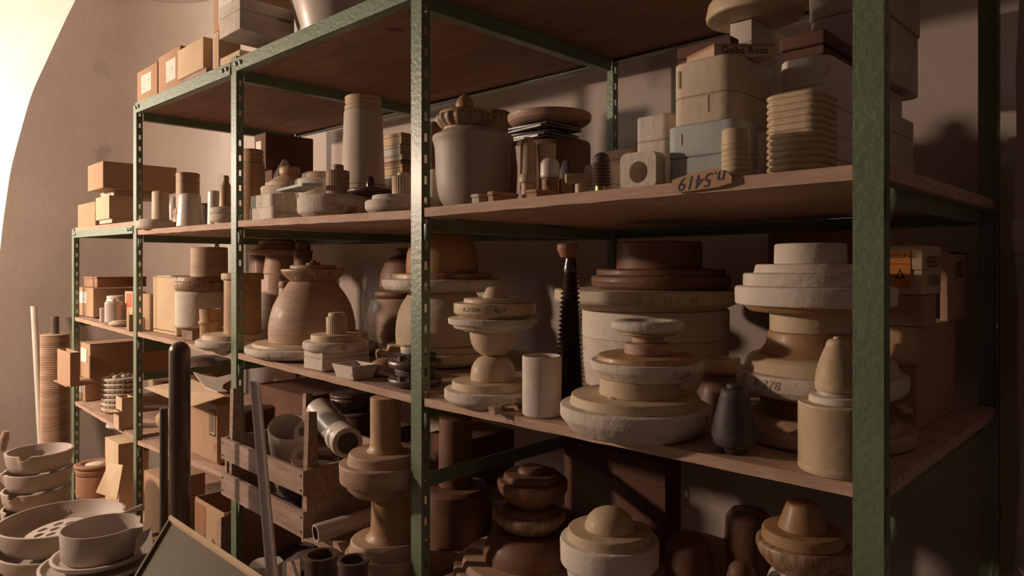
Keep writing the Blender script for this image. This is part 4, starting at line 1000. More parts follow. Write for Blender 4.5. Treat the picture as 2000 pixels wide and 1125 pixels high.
# pile of perforated white dishes
X_,Y_ = at_depth(235, depth(X_at(235,.11),.11)); d_ = depth(X_,Y_); z_ = max(shz(0,S4,X_+.12), shz(0,S4,X_-.12))+.001
R = wr(37,235,d_); hh = 9.3*d_/FPX
first=None
for i in range(7):
    if first is None:
        root = empty('perforated_dish',(X_,Y_,z_))
        g,f = lathe_geo([(0,R*.8),(.004,R*.93),(.012,R*.95),(.014,R),(hh-.004,R),(hh-.0015,R*.97)],seg=60); build('plate','white',[],'white') if 0 else build('plate',g,f,'plaster_clean',root)
        mb = MB()
        for k in range(22):
            t=2*pi*k/22; c,s=cos(t),sin(t); a=.0028
            mb.box(0,0,0,0,0,0) if 0 else mb.add([(R*.985*c-a*s,R*.985*s+a*c,.004),(R*.985*c+a*s,R*.985*s-a*c,.004),(R*1.004*c+a*s,R*1.004*s-a*c,.004),(R*1.004*c-a*s,R*1.004*s+a*c,.004)]+[(R*.985*c-a*s,R*.985*s+a*c,.0115),(R*.985*c+a*s,R*.985*s-a*c,.0115),(R*1.004*c+a*s,R*1.004*s-a*c,.0115),(R*1.004*c-a*s,R*1.004*s+a*c,.0115)],[(0,3,2,1),(4,5,6,7),(0,1,5,4),(1,2,6,5),(2,3,7,6),(3,0,4,7)])
        mb.out('openings','dark',root,smooth=0); first=root; r=root
    else:
        r = first.copy(); COL.objects.link(r); r.location=(X_+.001*sin(i*3),Y_,z_+i*(hh+.0005))
        for ch in list(first.children): c_=ch.copy(); COL.objects.link(c_); c_.parent=r
    tag(r,'white perforated dish, %s of the dish pile'%['lowest','second lowest','third from the bottom','middle one','third from the top','second from the top','topmost'][i],'dish','perforated dishes piled on the bottom short shelf')
zt_=z_+7*(hh+.0005)
for i,(dx,dy) in enumerate(((-.035,-.02),(.0,-.035),(.035,-.03),(.0,.0),(.035,.005),(-.03,.02),(.01,.035))):
    g,f=lathe_geo([(0,.013),(.010,.012),(.014,.008)],seg=14)
    o=build('porcelain_stud',g,f,'plaster_clean',None,(X_+dx*1.1,Y_+dy*1.1,zt_)); tag(o,'small white stud, one of seven heaped on the topmost perforated dish','stud','white studs on the perforated dishes')
# small open cartons in front
sc = carton('small flared kraft tray at the shelf front, below the other', 0,S4, 222,232,262,804,-.015, m='cardlight', open_=True, name='open_carton', dmax=.2)
zz=sc.location.z+dims(sc)[2]
MB().hexa([(-.09,-.03,dims(sc)[2]-.001),(dims(sc)[0],-.03,dims(sc)[2]-.001),(dims(sc)[0],0,dims(sc)[2]-.003),(-.02,0,dims(sc)[2]-.003)],[(-.09,-.03,dims(sc)[2]+.001),(dims(sc)[0],-.03,dims(sc)[2]+.001),(dims(sc)[0],0,dims(sc)[2]-.001),(-.02,0,dims(sc)[2]-.001)]).out('flap','cardlight',sc,smooth=0)
carton('small open kraft carton sitting on the flared tray', 0,S4, 226,238,262,778,-.005, zb=zz+.0015, m='cardlight', open_=True, name='open_carton', dmax=.2)
# carton sticking out left of rack
pL = carton('brown open-flapped carton sticking out left of the last post', 0,S4, 112,127,160,690,.0, zb=shz(0,S4,-1)+.0, m='card', open_=True, name='open_carton', dmax=.5) if 0 else None
# bay 1, fourth shelf : big carton, flaps, grey template
bc = carton('big brown carton with a printed panel under the kraft sheet', 1,S4, 373,379,458,792,.03, m='card', lid=.001, dmax=.5) if 0 else None
Xf,Yf = X_at(376,.02), .02
z0 = shz(1,S4,.95)+.001
Xr=X_at(424,.03); Wc=.34; Dc=.10; bigc = empty('cardboard_box',(Xr-Wc,.03,z0)); Hc=zpix(792,depth(Xr,.03))-z0
bb=prism_geo(Wc,Dc,lv(0,Hc,.002),.002); build('body',*bb,'card',bigc)
tag(bigc,'big brown carton with a printed black panel beside the dark metal tube','box')
MB().box(Wc*.80,Wc*.97,-.0010,-.0003,Hc*.45,Hc*.90).out('printed_panel','ink',bigc,smooth=0)
MB().box(Wc*.82,Wc*.95,-.0016,-.0009,Hc*.48,Hc*.87).out('printed_panel','card',bigc,smooth=0)
for q_ in (.845,.895): MB().box(Wc*q_,Wc*(q_+.025),-.0022,-.0015,Hc*.52,Hc*.83).out('printed_bar','ink',bigc,smooth=0)
zt_=z0+Hc
# kraft sheet tilted on the carton
k_=[P3(282,776,2.86),P3(372,803,2.47),P3(448,772,2.45),P3(375,742,2.85)]
k_=[(x,y,max(z,zt_+.003)) for x,y,z in k_]
o=MB().hexa(k_,[(x,y,z+.003) for x,y,z in k_]).out('kraft_sheet','cardlight',smooth=0); tag(o,'kraft card sheet lying tilted on the big brown carton','sheet')
# grey cut-out template
def poly_slab(name,pts,t,m):
    n=len(pts); v=list(pts)+[(x,y,z+t) for x,y,z in pts]
    return build(name,v,[tuple(range(n))[::-1],tuple(range(n,2*n))]+[(i,(i+1)%n,(i+1)%n+n,i+n) for i in range(n)],m,smooth=0)
zk=max(p[2] for p in k_)+.008
T=[]
for px,py in ((378,735),(400,742),(425,746),(452,739),(462,745),(450,752),(436,760),(434,768),(445,774),(425,775),(400,765)):
    T.append(P3(px,py,2.45+(775-py)/40*.38))
T=[(x,y,z+.014) for x,y,z in T]; o=poly_slab('curved_template',T,.004,'grey'); tag(o,'grey curved cut-out sheet above the kraft sheet','template')
carton('brown carton at the back of the lower shelf with lifted kraft flap', 1,S4, 290,318,400,746,.42, m='card', lid=.2, dmax=.74)
c9=carton('dark brown carton deep in the lower shelf under the crossbars', 1,S4, 296,330,420,690,.44, zb=shz(1,S4,.9)+.26, m='card', dmax=.72) if 0 else None
o=MB().hexa([(.12,.30,zpix(734,2.9)),(.34,.30,zpix(734,2.8)),(.34,.42,zpix(700,2.8)),(.14,.42,zpix(712,2.8))],[(.12,.30,zpix(734,2.9)+.004),(.34,.30,zpix(734,2.8)+.004),(.34,.42,zpix(700,2.8)+.004),(.14,.42,zpix(712,2.8)+.004)]) if 0 else None
stack(1,S4,300,.10,[('stoneware_dish','cream wavy-edged dish at the left of the kraft sheet','dish',[('body','cream',[(860,24),(840,34),(815,38),(812,37),(830,30),(842,12)],{'wob':.03})])],d=depth(X_at(312,.14),.14)) if 0 else None
stack(1,S4,334,.17,[('crumpled_kraft','crumpled kraft paper ball under the tilted kraft sheet','paper',[('body','cardlight',[(862,20),(840,30),(820,32),(800,20)],{'wob':.06,'seg':26,'cham':0})])])
stack(2,S4,408,.36,[('dark_bell','wide dark rounded bell deep under the middle shelf','plaster model',[('bell','brownrib',[(905,60),(760,62),(735,56),(715,44),(700,28),(694,12)])])],d=depth(X_at(402,.62),.62)) if 0 else None
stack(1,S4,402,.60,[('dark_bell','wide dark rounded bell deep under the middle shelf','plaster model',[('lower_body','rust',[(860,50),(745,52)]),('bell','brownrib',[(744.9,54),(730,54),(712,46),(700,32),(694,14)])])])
carton('plain brown carton at the back under the clay-brown dome', 1,S4, 452,500,640,740,.50, m='carddark') if 0 else None

# ------------------------------------------------------------------ bay 2, fourth level : crate and its contents
ZC = CZ-.757+.001
crate = empty('wooden_crate', (1.045, -.040, ZC))
CW = .535; CDp = .32; CH = .20
def slat(x0,x1,y0,y1,z0,z1,nm='slat',m='wood'): return MB().box(x0,x1,y0,y1,z0,z1).out(nm,m,crate,smooth=0)
slat(-.002,CW+.002,-.012,0,.122,.190); slat(-.002,CW+.002,-.012,0,.004,.076)
slat(-.002,CW+.002,CDp,CDp+.012,.122,.190); slat(-.002,CW+.002,CDp,CDp+.012,.004,.076)
slat(0,.014,0,CDp,0,CH-.008,'end_panel'); slat(CW-.014,CW,0,CDp,0,CH-.008,'end_panel')
slat(.0145,CW-.0145,.0005,CDp-.0005,.0,.010,'bottom_board')
def peg(x0,y0,h,dx,m='wood'):
    mb = MB(); b = [(x0,y0,.02),(x0+.022,y0,.02),(x0+.022,y0+.045,.02),(x0,y0+.045,.02)]
    t = [(x0+dx,y0+.008,h),(x0+.020+dx,y0+.010,h+.004),(x0+.018+dx,y0+.036,h),(x0+dx,y0+.034,h-.004)]
    mb.hexa(b,t).out('corner_post',m,crate,smooth=0)
peg(CW-.037,.004,.345,.004); peg(.016,.004,.350,-.003)
peg(.016,CDp-.055,.30,.0)
for zz in (.135,.175,.020,.060):
    for xx in (.010,CW-.010):
        g,f = lathe_geo([(0,.0035),(.0015,.003)],seg=10,cham=0)
        build('nail',[(xx+p[0],-.0122-p[2],zz+p[1]) for p in g],f,'ink',crate)
tag(crate,'weathered two-slat wooden crate with tall corner pegs full of porcelain bits','crate')
# netting in the crate
g,f = lathe_geo([(0,.06),(.02,.13),(.06,.15),(.095,.13),(.11,.05)],seg=40,cham=0,wob=.04,squash=.75)
o = build('net_bundle',g,f,'net',None,(1.045+.27,.125,ZC+.0105)); tag(o,'dark woven netting bundle inside the wooden crate','netting')
ztop = ZC+.125
# mug leaning in the crate
d_=1.98
g,f = lathe_geo([(0,.042),(.006,.050),(.07,.060),(.120,.064),(.123,.063),(.120,.058),(.06,.053),(.010,.042)],seg=56,cham=0)
d_=2.2; mx=P3(562,893,d_); o=build('porcelain_mug',g,f,'grey',None,mx,(.30,.38,.3)); tag(o,'wide unglazed porcelain mug tilted in the crate','mug')
# branch pipe
bp = empty('pipe_fitting', P3(655,870,2.12))
def rel(px,py,d): 
    a=P3(px,py,d); return tuple(a[i]-bp.location[i] for i in range(3))
MB().tube([rel(622,800,2.25),rel(648,832,2.17),rel(672,858,2.09)],[.042,.042,.043],28).out('main_pipe','grey',bp)
MB().tube([rel(662,850,2.10),rel(676,862,2.06),rel(679,865,2.045)],[.045,.047,.045],32).out('socket_ring','grey',bp)
MB().tube([rel(679.3,865.5,2.044),rel(680,866,2.041)],[.031,.031],28).out('bore','brownglaze',bp)
MB().tube([rel(668,842,2.13),rel(652,852,2.11),rel(640,862,2.10)],[.036,.034,.032],24).out('side_branch','grey',bp)
tag(bp,'glossy white porcelain branch pipe with thick open socket above the crate','pipe fitting')
def ringplate(nm,label,c,r0,r1,t,rot,m='plaster_clean',cat='bracket'):
    g=[];f=[];n=32
    for k in range(n):
        a=2*pi*k/n
        for r,z in ((r0,-t/2),(r1,-t/2),(r1,t/2),(r0,t/2)): g.append((r*cos(a),r*sin(a)*(1.25 if r==r1 else 1),z))
    for k in range(n):
        for j in range(4): a=k*4+j;b=k*4+(j+1)%4;a2=((k+1)%n)*4+j;b2=((k+1)%n)*4+(j+1)%4; f.append((a,b,b2,a2))
    o=build(nm,g,f,m,None,c,rot,smooth=40); tag(o,label,cat); return o
ringplate('ring_bracket','upright white ring bracket leaning on the mug, upper of two',P3(592,844,2.05),.015,.026,.010,(1.45,.25,.9))
ringplate('ring_bracket','white ring bracket lying below the upright one at the mug rim',P3(588,890,2.03),.014,.026,.010,(.95,.5,.75))
# dark pots behind the crate
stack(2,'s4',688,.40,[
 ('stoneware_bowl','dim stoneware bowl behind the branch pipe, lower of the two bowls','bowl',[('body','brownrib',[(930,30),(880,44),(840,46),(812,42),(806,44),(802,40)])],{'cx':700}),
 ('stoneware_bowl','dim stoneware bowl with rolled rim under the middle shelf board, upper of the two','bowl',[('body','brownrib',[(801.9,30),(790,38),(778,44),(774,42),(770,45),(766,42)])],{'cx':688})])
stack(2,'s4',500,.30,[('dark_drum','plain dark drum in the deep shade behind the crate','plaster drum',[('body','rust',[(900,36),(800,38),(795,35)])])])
# tall double-flanged column model
tcm, itc = stack(2,'s4',755,None,[
 ('column_model','tall ochre column model with two double flanges and engraved number beside the slotted post','plaster model',[
    ('base_disc','clay',[(1106,66),(1101,76),(1094,82),(1074,82.5),(1070,80)],{'cx':757,'seg':96}),('base_step','clay',[(1069.9,74),(1066,73),(1052,71),(1048,68)],{'cx':756,'seg':96}),
    ('lower_column','ochre',[(1047.9,50),(1040,43),(1030,39),(960,37)],{'cx':763}),
    ('middle_disc','clay',[(959.9,60),(948,72),(938,76),(934,86),(901,87),(899,85)],{'cx':750,'seg':96}),('middle_step','clay',[(899.9,74),(897,73),(884,71),(880,68)],{'cx':752,'seg':96}),
    ('upper_column','ochre',[(879.9,38),(874,33),(866,30),(775,30)],{'cx':753})],
    {'cx':755,'text':[('R.G 1 93',924,80,.026,716,{'m':'etch','sz':1.0})]})])
# white pipe lying by the crate
mb=MB().tube([P3(616,1042,1.88),P3(728,1008,1.98)],[.0245,.0245],28,cap=False); o=empty('white_pipe',P3(616,1042,1.88))
oo=mb.out('tube','white',o); oo.location=tuple(-c for c in o.location)
mb=MB().tube([P3(730,1008,1.98),P3(616.5,1041.8,1.881)],[.0185,.0185],28,cap=False); oo=mb.out('bore','brownrib',o); oo.location=tuple(-c for c in o.location)
v=[];f=[]
A=Vector(P3(616,1042,1.88)); B=Vector(P3(728,1008,1.98)); dd=(A-B).normalized(); a_=dd.cross(Vector((0,0,1))).normalized(); b_=a_.cross(dd)
for k in range(28):
    t=2*pi*k/28; w_=a_*cos(t)+b_*sin(t); v+=[tuple(A+w_*.0245),tuple(A+w_*.0185)]
f=[(2*k,2*k+1,(2*k+3)%56,(2*k+2)%56) for k in range(28)]
oo=build('rim','white',[],'') if 0 else build('rim',v,f,'white',o); oo.location=tuple(-c for c in o.location)
tag(o,'white porcelain tube lying beside the crate foot','pipe')

# dark pieces in the shade of bays 2 and 3, fourth level
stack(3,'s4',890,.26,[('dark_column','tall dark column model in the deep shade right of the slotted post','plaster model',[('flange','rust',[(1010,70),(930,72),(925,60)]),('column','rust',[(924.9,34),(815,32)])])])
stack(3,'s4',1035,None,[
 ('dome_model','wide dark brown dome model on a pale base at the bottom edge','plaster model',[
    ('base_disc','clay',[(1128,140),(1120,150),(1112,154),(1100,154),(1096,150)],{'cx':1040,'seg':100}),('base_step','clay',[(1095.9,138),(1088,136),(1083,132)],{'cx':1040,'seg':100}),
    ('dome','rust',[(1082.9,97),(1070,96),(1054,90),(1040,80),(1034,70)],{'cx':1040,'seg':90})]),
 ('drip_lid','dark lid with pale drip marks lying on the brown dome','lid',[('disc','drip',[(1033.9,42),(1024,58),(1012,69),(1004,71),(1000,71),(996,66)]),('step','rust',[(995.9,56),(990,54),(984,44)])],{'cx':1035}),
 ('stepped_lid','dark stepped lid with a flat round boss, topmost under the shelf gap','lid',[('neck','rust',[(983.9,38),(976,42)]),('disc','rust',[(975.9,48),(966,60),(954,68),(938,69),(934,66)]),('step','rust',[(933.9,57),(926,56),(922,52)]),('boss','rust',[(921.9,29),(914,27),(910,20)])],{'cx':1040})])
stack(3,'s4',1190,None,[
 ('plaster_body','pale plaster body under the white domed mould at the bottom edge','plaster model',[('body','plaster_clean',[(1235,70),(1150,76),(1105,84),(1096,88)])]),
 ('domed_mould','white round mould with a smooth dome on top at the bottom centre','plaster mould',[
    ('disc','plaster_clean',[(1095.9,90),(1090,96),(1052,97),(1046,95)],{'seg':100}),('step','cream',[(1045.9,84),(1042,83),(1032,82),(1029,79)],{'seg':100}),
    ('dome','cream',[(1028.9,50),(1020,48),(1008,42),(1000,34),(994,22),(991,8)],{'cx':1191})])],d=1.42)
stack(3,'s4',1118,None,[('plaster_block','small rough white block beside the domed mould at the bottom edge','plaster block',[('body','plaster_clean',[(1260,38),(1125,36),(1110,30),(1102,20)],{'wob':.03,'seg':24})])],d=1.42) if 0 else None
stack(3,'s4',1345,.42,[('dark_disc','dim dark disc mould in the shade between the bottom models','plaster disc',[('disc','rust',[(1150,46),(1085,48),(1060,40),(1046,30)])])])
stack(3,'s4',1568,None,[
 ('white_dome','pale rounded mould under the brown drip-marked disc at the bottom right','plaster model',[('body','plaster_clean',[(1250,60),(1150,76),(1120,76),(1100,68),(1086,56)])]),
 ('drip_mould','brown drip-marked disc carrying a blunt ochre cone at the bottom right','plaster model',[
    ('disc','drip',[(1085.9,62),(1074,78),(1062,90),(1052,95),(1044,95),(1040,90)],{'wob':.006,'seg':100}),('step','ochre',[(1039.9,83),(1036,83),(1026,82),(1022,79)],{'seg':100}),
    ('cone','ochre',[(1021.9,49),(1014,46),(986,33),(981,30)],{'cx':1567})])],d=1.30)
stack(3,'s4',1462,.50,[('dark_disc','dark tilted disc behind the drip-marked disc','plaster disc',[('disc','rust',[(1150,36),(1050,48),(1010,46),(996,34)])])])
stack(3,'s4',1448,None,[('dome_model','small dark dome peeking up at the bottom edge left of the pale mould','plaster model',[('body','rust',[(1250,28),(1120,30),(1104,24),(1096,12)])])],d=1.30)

# ------------------------------------------------------------------ low bench in the aisle with bowls and fittings
BZ = CZ-1.14
bench = empty('wooden_bench',(0.6,-.42,0))
for i,(ya,yb_) in enumerate(((-.24,-.085),(-.08,.075),(.08,.235))):
    MB().box(-1.5,1.75,ya,yb_,BZ-.04,BZ).out('plank','wood',bench,smooth=0)
for X in (-1.35,0,1.6):
    for Y in (-.2,.16): MB().box(X,X+.07,Y,Y+.06,0,BZ-.0405).out('leg','wood',bench,smooth=0)
tag(bench,'long low wooden bench in front of the rack, under the bowls','bench')
def bowl(label, cx, d, rims, m='bowl', name='mortar_bowl', zbase=None, spout=True, group=None, spa=None, deep=.6):
    """rims: (y_rim, hw, y_bottom)"""
    X_,Y_=at_depth(cx,d); y0,hw,yb_=rims; z1=zpix(y0,d); z0=zpix(yb_,d) if zbase is None else zbase
    R=wr(hw,cx,d); H=z1-z0; t=.007
    t=.011; prof=[(0,R*.80),(.004,R*.86),(H*.4,R*.95),(H-.006,R),(H-.001,R),(H,R-.003),(H,R-t+.002),(H-.003,R-t),(H*.5,R*.94-t),(H*.3+.004,R*.84-t),(H*.22+.004,R*.6),(H*.22+.002,.0)]
    v,f=lathe_geo(prof,seg=90,cham=0)
    if spout:
        sa = spa
        vv=[]
        for x,y,z in v:
            r=sqrt(x*x+y*y); a=atan2(y,x); da=(a-sa+pi)%(2*pi)-pi
            if r>R*.7 and z>H*.45:
                k=max(0,1-abs(da)/.22); k=k*k*(3-2*k); u=(z-H*.45)/(H*.55)
                r2=r+R*.13*k*u; z2=z-.016*k*u*u; k2=max(0,1-abs(abs(da)-.27)/.10); r2-=R*.03*k2*u
                x,y,z=r2*cos(a),r2*sin(a),z2
            vv.append((x,y,z))
        v=vv
    o=build(name,v,f,m,None,(X_,Y_,z0),smooth=50); tag(o,label,'bowl',group); return o
gb='spouted bowls stacked on the bench'
d1=2.95; SPB=atan2(CY,CX)-1.0
def camang(cx,d): X_,Y_=at_depth(cx,d); return atan2(CY-Y_,CX-X_)
b_=bowl('spouted porcelain bowl, lowest of the left stack',72,d1,(986,70,1010),zbase=BZ+.001,spa=camang(72,d1)-.9,group=gb)
zt_=zpix(986,d1)
b_=bowl('spouted porcelain bowl, third from the top of the left stack',72,d1,(951,70,984),spa=camang(72,d1)-.75,group=gb)
b_=bowl('spouted porcelain bowl, second from the top of the left stack',75,d1,(915,70,949),spa=camang(72,d1)-1.5,group=gb)
b_=bowl('spouted porcelain bowl, topmost of the left stack with inside visible',78,d1,(878,69,913),spa=camang(72,d1)-.45,group=gb)
b_=bowl('spouted bowl cut by the left picture edge, on the bench',-10,3.1,(930,26,1000),zbase=BZ+.001,spa=0,name='mortar_bowl')
# broad pans
d2=2.52
b_=bowl('wide shallow pan, lowest of the broad pan stack',120,d2,(1100,122,1118),zbase=BZ+.001,name='wide_pan',spa=camang(120,d2)+.6,spout=False)
b_=bowl('wide shallow pan, middle of the broad pan stack',120,d2,(1058,127,1098),name='wide_pan',spout=False)
pan=bowl('wide shallow pan holding a perforated plate, topmost of the broad pan stack',122,d2,(1010,130,1056),name='wide_pan',spa=camang(120,d2)+1.15)
# perforated plate in the pan
X_,Y_=at_depth(108,d2-.02); Rp=.092
n=64; v=[];f=[]
holes=[(0,0)]+[(.050*cos(k*pi/3+.3),.050*sin(k*pi/3+.3)) for k in range(6)]
g,f=lathe_geo([(0,Rp),(.006,Rp)],seg=64,cham=0)
pp_=empty('perforated_plate',(X_,Y_,zpix(1034,d2)-.002)); pp_.rotation_euler=(.10,-.08,.3)
# disc with true holes: boolean-free, radial patches
def holed_disc(R,holes,hr,t):
    import bmesh
    bm=bmesh.new(); outer=[bm.verts.new((R*cos(2*pi*k/72),R*sin(2*pi*k/72),0)) for k in range(72)]
    es=[bm.edges.new((outer[k],outer[(k+1)%72])) for k in range(72)]
    for hx,hy in holes:
        hv=[bm.verts.new((hx+hr*cos(2*pi*k/20),hy+hr*sin(2*pi*k/20),0)) for k in range(20)]
        es+=[bm.edges.new((hv[k],hv[(k+1)%20])) for k in range(20)]
    bmesh.ops.triangle_fill(bm,use_beauty=True,use_dissolve=False,edges=es)
    r=bmesh.ops.extrude_face_region(bm,geom=list(bm.faces))
    for e in r['geom']:
        if isinstance(e,bmesh.types.BMVert): e.co.z+=t
    bmesh.ops.recalc_face_normals(bm,faces=bm.faces)
    v=[tuple(p.co) for p in bm.verts]; bm.verts.index_update(); f=[tuple(q.index for q in fc.verts) for fc in bm.faces]; bm.free(); return v,f
v,f=holed_disc(Rp,holes,.0165,.006)
bpy.data.objects.remove(pp_,do_unlink=True)
o=build('perforated_plate',v,f,'white',None,(X_,Y_,zpix(1030,d2)-.004),(.13,-.10,.3),smooth=30); tag(o,'round white plate with seven holes resting inside the broad pan','plate')
# ladle handle
o=MB().tube([P3(238,1006,2.42),P3(256,998,2.46),P3(277,990,2.50)],[.009,.008,.010],14).out('ladle_handle','white'); tag(o,'white porcelain handle resting on the rim of the broad pan','handle')
# plates with pot
d3=2.20
gp='plates under the white pot'
bowl('large white plate, lowest of the plate pile under the pot',192,d3,(1124,124,1150),zbase=BZ+.001,name='large_plate',spout=False,m='white')
bowl('large white plate, second lowest under the pot',194,d3,(1108,122,1122),name='large_plate',spout=False,m='white')
bowl('large white plate, second from the top under the pot',196,d3,(1092,120,1106),name='large_plate',spout=False,m='white')
bowl('smaller white plate directly under the spouted pot',200,d3,(1076,101,1091),name='large_plate',spout=False,m='white')
# the pot: straight sided with a lip
X_,Y_=at_depth(197,d3); z0=zpix(1091,d3)+.0108; R=wr(80,197,d3); H=zpix(1026,d3)-z0
prof=[(0,R*.86),(.006,R*.93),(.016,R*.975),(H-.004,R),(H,R-.001),(H,R-.005),(.02,R*.95),(.012,R*.6)]
v,f=lathe_geo(prof,seg=90,cham=0); sa=camang(197,d3)+1.05; vv=[]
for x,y,z in v:
    r=sqrt(x*x+y*y); a=atan2(y,x); da=(a-sa+pi)%(2*pi)-pi
    if r>R*.7 and z>H*.5:
        k=max(0,1-abs(da)/.28); k=k*k*(3-2*k); u=(z-H*.5)/(H*.5); r+=R*.22*k*u*u; z+=-.004*k*u
        x,y=r*cos(a),r*sin(a)
    vv.append((x,y,z))
o=build('spouted_pot',vv,f,'white',None,(X_,Y_,z0),smooth=50); tag(o,'deep white pot with a pouring lip standing on the white plates','pot')
# torn white shard at the right of the pot
o=MB().hexa([P3(262,1085,2.12),P3(300,1078,2.12),P3(300,1074,2.16),P3(262,1080,2.16)],[P3(268,1045,2.14),P3(296,1030,2.16),P3(297,1030,2.17),P3(269,1045,2.16)]).out('white_shard','white',smooth=0); tag(o,'torn white shard standing on the plates right of the pot','shard')
# metal tubes
def vtube(label,cx,hw,d,ytop,dome,m='metal',name='metal_tube'):
    X_,Y_=at_depth(cx,d); R=wr(hw,cx,d); zt=zpix(ytop,d); H=zt-BZ-.001
    prof=[(0,R*.98),(.002,R)]
    if dome: prof+=[(H-R,R)]+[(H-R+R*sin(a),R*cos(a)) for a in [pi/2*i/8 for i in range(1,8)]]+[(H,0)]
    else: prof+=[(H-.002,R),(H,R*.95)]
    g,f=lathe_geo(prof,seg=40,cham=0); o=build(name,g,f,m,None,(X_,Y_,BZ+.001),smooth=50); tag(o,label,'tube')
vtube('tall dark metal tube with rounded top in front of the rack',351,21.5,2.12,667,True)
vtube('shorter dark metal rod left of the round-topped tube',320,8.5,2.20,797,False,name='metal_rod')
# far left: pipe and corrugated column
def leanpipe():
    a=Vector(P3(66,598,4.2)); b=Vector(P3(80,862,4.17)); dirn=(b-a); t=(BZ*0+.0-a.z)/dirn.z; c=a+dirn*t
    o=MB().tube([a,a+dirn*.5,c],.0175,20).out('white_pipe','grey'); o['label']='tall white pipe leaning at the far left before the wall'; tag(o,None,'pipe')
leanpipe()
dco=3.9
X_,Y_=at_depth(108,dco); zt_=zpix(652,dco); R=wr(30,108,dco)
prof=[(0,R)]; nR=112; Hh=zt_
for i in range(nR):
    a=Hh*i/nR; hh=Hh/nR; prof+=[(a+.08*hh,R*.90),(a+.3*hh,R),(a+.75*hh,R),(a+.95*hh,R*.90)]
prof+=[(Hh,R*.9)]
cr=empty('corrugated_column',(X_,Y_,0)); g,f=lathe_geo(prof,seg=36,cham=0); build('ribbed_body',g,f,'clay',cr,smooth=30)
g,f=lathe_geo([(Hh+.0005,wr(8,108,dco)),(zpix(618,dco),wr(8,108,dco))],seg=24,cham=0); build('core_rod','brownrib',[],'') if 0 else build('core_rod',g,f,'brownrib',cr)
tag(cr,'tall finely ribbed brown column with a rod on top, left of the rack','column')
o=MB().tube([P3(4,880,3.0),P3(8,858,3.0),P3(12,842,3.0)],[.013,.019,.012],14).out('wooden_pestle','wood'); tag(o,'dark wooden pestle end at the left picture edge','pestle')

# bay 0 floor-level shelf
board(0,'s5'); board(1,'s5'); board(2,'s5')
S5='s5'
r5,i5=stack(0,S5,186,.06,[('ring_mould','brown ringed mould with pale centre near the left bowls','plaster mould',[
    ('body','terracotta',[(1060,38),(960,38),(958,36),(950,39),(930,40),(926,38),(918,42),(908,43),(903,38),(903,28),(915,22)]),('centre','plaster_clean',[(914.9,20),(908,19),(904,12)])])])
k5=carton('kraft carton on its side beneath the bottom short shelf', 0,S5, 206,232,290,868,.05, m='cardlight', lid=.3, dmax=.5)
z5=k5.location.z+dims(k5)[2]
stack(0,S5,236,.22,[('crumpled_bag','pale crumpled plastic bag on the kraft carton by the first post','bag',[('body','plastic',[(866,24),(850,27),(842,22),(838,10)],{'wob':.07,'seg':26,'cham':0})])],zb=z5+.001)
lb=MB().hexa([P3(187,962,2.9),P3(228,975,2.75),P3(230,976,2.76),P3(189,963,2.91)],[P3(212,905,2.98),P3(240,908,2.84),P3(242,909,2.86),P3(214,906,2.99)]).out('leaning_board','cardlight',smooth=0); tag(lb,'kraft board leaning at a slant before the kraft carton','board')
carton('dim brown carton on the lowest shelf right of the first post', 1,S5, 282,318,400,940,.10, m='card', lid=.4, dmax=.6)
# box with brush
ob=carton('open carton with tools on the lowest shelf behind the metal tube', 2,S5, 330,372,450,1002,.02, zb=CZ-1.2+.001, m='cardlight', open_=True, name='open_carton', dmax=.6) if 0 else None
Xo=X_at(432,.02); oc=empty('open_carton',(Xo-.26,.03,CZ-1.199)); Ho=zpix(1003,depth(Xo,.03))-(CZ-1.199)
t=.004; mb=MB()
for q_ in ((0,.26,0,.30,0,t),(0,.26,0,t,t,Ho),(0,.26,.296,.30,t,Ho),(0,t,t,.296,t,Ho),(.256,.26,t,.296,t,Ho)): mb.box(*q_)
mb.out('body','card',oc,smooth=0); MB().box(-.001,.10,-.0012,-.0002,Ho*.2,Ho*.95).out('stripe','terracotta',oc,smooth=0)
tag(oc,'open brown carton with tools on the lowest shelf behind the metal tube','box')
br_=empty('scrubbing_brush',(Xo-.10,.16,CZ-1.199+Ho+.0012)); 
g,f=lathe_geo([(0,.040),(.012,.045),(.018,.043),(.021,.02)],seg=30,squash=.5); build('back','wood',[],'') if 0 else build('back',[(x*1.5,y,z+.014) for x,y,z in g],f,'wood',br_)
MB().box(-.05,.05,-.018,.018,0,.0145).out('bristles','brownrib',br_,smooth=0); tag(br_,'oval wooden scrubbing brush lying across the open carton','brush')
pw=MB().hexa([(Xo+.012,-.005,CZ-1.199),(Xo+.05,-.005,CZ-1.199),(Xo+.05,.07,CZ-1.199),(Xo+.012,.07,CZ-1.199)],[(Xo+.012,0,zpix(1012,depth(Xo,0))),(Xo+.048,0,zpix(1004,depth(Xo,0))),(Xo+.048,.06,zpix(1004,depth(Xo,0))),(Xo+.012,.06,zpix(1012,depth(Xo,0)))]).out('wooden_offcut','wood',smooth=0); tag(pw,'upright wooden offcut beside the open carton behind the second post','offcut')
g,f=lathe_geo([(0,.10),(.06,.15),(.14,.13),(.19,.05)],seg=36,cham=0,wob=.06,squash=.8)
o=build('net_bundle',g,f,'net',None,(X_at(592,.24),.24,CZ-1.199)); tag(o,'dark netting heap on the lowest shelf under the crate','netting')
o=MB().box(X_at(474,.0),X_at(474,.0)+.16,-.03,.06,CZ-1.1985,CZ-1.1985+.14).out('wooden_block','wood',smooth=0); tag(o,'plain wooden block on the lowest shelf under the crate','block')
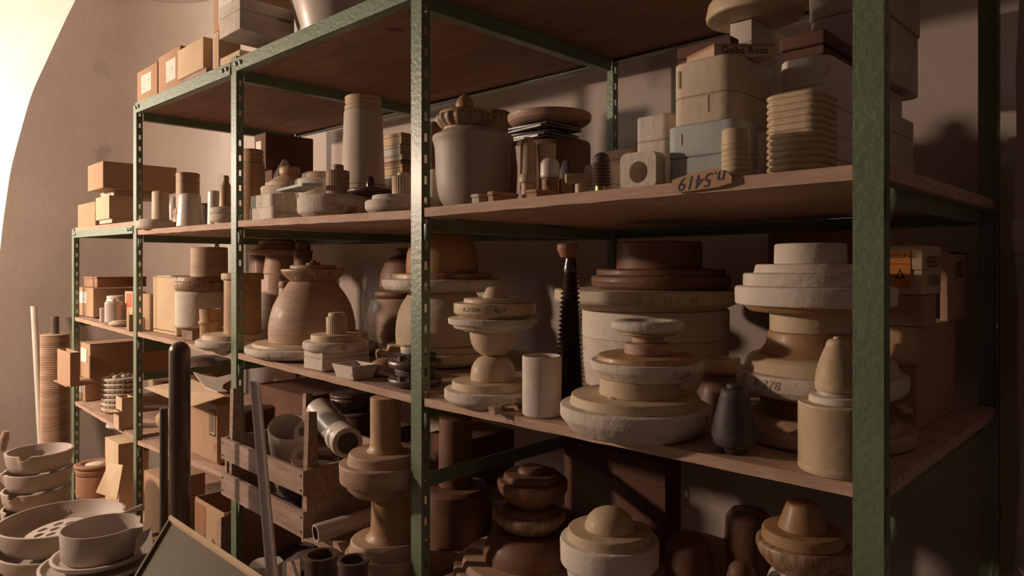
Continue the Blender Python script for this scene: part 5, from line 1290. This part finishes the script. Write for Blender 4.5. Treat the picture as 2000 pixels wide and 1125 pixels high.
# foreground olive tray, tipped up on its corner
def Pv(px,py,d): return Vector(P3(px,py,d))
A=Pv(336,1012,1.88); B=Pv(560,1162,1.48); C_=Pv(245,1165,1.62)
nrm=(B-A).cross(C_-A).normalized()
if nrm.dot(Vector((CX,CY,CZ))-A)<0: nrm=-nrm
Dd=B+(C_-A)
ol=empty('olive_tray',tuple(A)); 
def R_(p): return tuple(p-A)
MB().hexa([R_(A),R_(B),R_(Dd),R_(C_)],[R_(A+nrm*.003),R_(B+nrm*.003),R_(Dd+nrm*.003),R_(C_+nrm*.003)]).out('panel','olive',ol,smooth=0)
e1=(C_-A).normalized()*.018; MB().hexa([R_(A+nrm*.0035),R_(B+nrm*.0035),R_(B+e1+nrm*.0035),R_(A+e1+nrm*.0035)],[R_(A+nrm*.012),R_(B+nrm*.012),R_(B+e1*.8+nrm*.012),R_(A+e1*.8+nrm*.012)]).out('rim','cardlight',ol,smooth=0)
e2=(B-A).normalized()*.008; MB().hexa([R_(A+e1+nrm*.0035),R_(A+e1+e2+nrm*.0035),R_(C_+e2+nrm*.0035),R_(C_+nrm*.0035)],[R_(A+e1+nrm*.010),R_(A+e1+e2+nrm*.010),R_(C_+e2+nrm*.010),R_(C_+nrm*.010)]).out('rim','olive',ol,smooth=0)
tag(ol,'olive-coloured flat tray tipped up on its corner at the bottom edge','tray')
# translucent strip
a=Pv(498,744,1.86); b=Pv(532,1128,1.62); dr=b-a; c=a+dr*((BZ+.002-a.z)/dr.z)
rt_=Vector((Rv[0],Rv[1],0)); fw=Vector((Fv[0],Fv[1],0))
mb=MB(); 
mb.hexa([c-rt_*.010-fw*.004,c+rt_*.010-fw*.004,c+rt_*.010+fw*.004,c-rt_*.010+fw*.004],[a-rt_*.010-fw*.004,a+rt_*.010-fw*.004,a+rt_*.010+fw*.004,a-rt_*.010+fw*.004])
st=empty('channel_strip',tuple(c)); o=mb.out('web','glassrod',st,smooth=0); o.location=tuple(-k for k in c)
for s_ in (-1,1):
    mb=MB(); u=rt_*(.0105*s_); mb.hexa([c+u-rt_*.0015-fw*.007,c+u+rt_*.0015-fw*.007,c+u+rt_*.0015+fw*.005,c+u-rt_*.0015+fw*.005],[a+u-rt_*.0015-fw*.007,a+u+rt_*.0015-fw*.007,a+u+rt_*.0015+fw*.005,a+u-rt_*.0015+fw*.005])
    o=mb.out('edge_lip','glassrod',st,smooth=0); o.location=tuple(-k for k in c)
tag(st,'long pale channel strip leaning across the crate front','strip')
# pots at the bottom edge under the crate
def fpot(label,cx,hw,ytop,d,m,name='stoneware_pot',open_=True,wob=0):
    X_,Y_=at_depth(cx,d); R=wr(hw,cx,d); zt=zpix(ytop,d); H=zt-BZ-.001
    prof=[(0,R*.7),(.004,R*.78),(H*.5,R),(H*.8,R*.9),(H-.012,R*.86),(H-.008,R*.94),(H,R*.92)]
    if open_: prof+=[(H,R*.72),(H*.5,R*.8),(H*.2,R*.5)]
    g,f=lathe_geo(prof,seg=56,cham=0,wob=wob); o=build(name,g,f,m,None,(X_,Y_,BZ+.001),smooth=50); tag(o,label,'pot'); return o
fpot('dark stoneware pot with open mouth under the white tube',628,38,1082,1.74,'brownrib')
fpot('dim stoneware bowl right of the open pot at the bottom edge',690,34,1092,1.54,'brownrib')
o=MB().hexa([Pv(556,1150,1.66),Pv(590,1150,1.62),Pv(590,1150,1.68),Pv(556,1150,1.72)],[Pv(560,1098,1.66),Pv(586,1090,1.62),Pv(588,1090,1.68),Pv(562,1098,1.72)]).out('wooden_offcut','wood',smooth=0)
for v_ in o.data.vertices:
    if v_.co.z < zpix(1140,1.6): v_.co.z = BZ+.001
tag(o,'rough wooden offcut standing beside the open pot at the bottom edge','offcut')
fp=fpot('crumpled white perforated piece behind the olive tray edge',520,34,1098,1.74,'white',name='perforated_piece',open_=False,wob=.05)

carton('large dark brown carton added to deepen the shade at the back, right of the slotted post', 3,'s4', 838,905,1100,862,.50, m='carddark', dmax=.74)  # this and the next three boxes are added as dark backing for the shade
carton('wide dark chest added as backing for the shade behind the white domed mould', 3,'s4', 1102,1300,1330,905,.52, m='carddark', name='dark_backing', cat='chest', lid=.25, dmax=.75)
carton('dark brown carton added to deepen the shade behind the crate, under the clay-brown dome', 2,'s4', 500,600,760,775,.47, m='carddark', dmax=.75)
carton('dark carton added as backing for the shade behind the tall ochre column model', 2,'s4', 640,705,835,850,.50, m='carddark', dmax=.75)
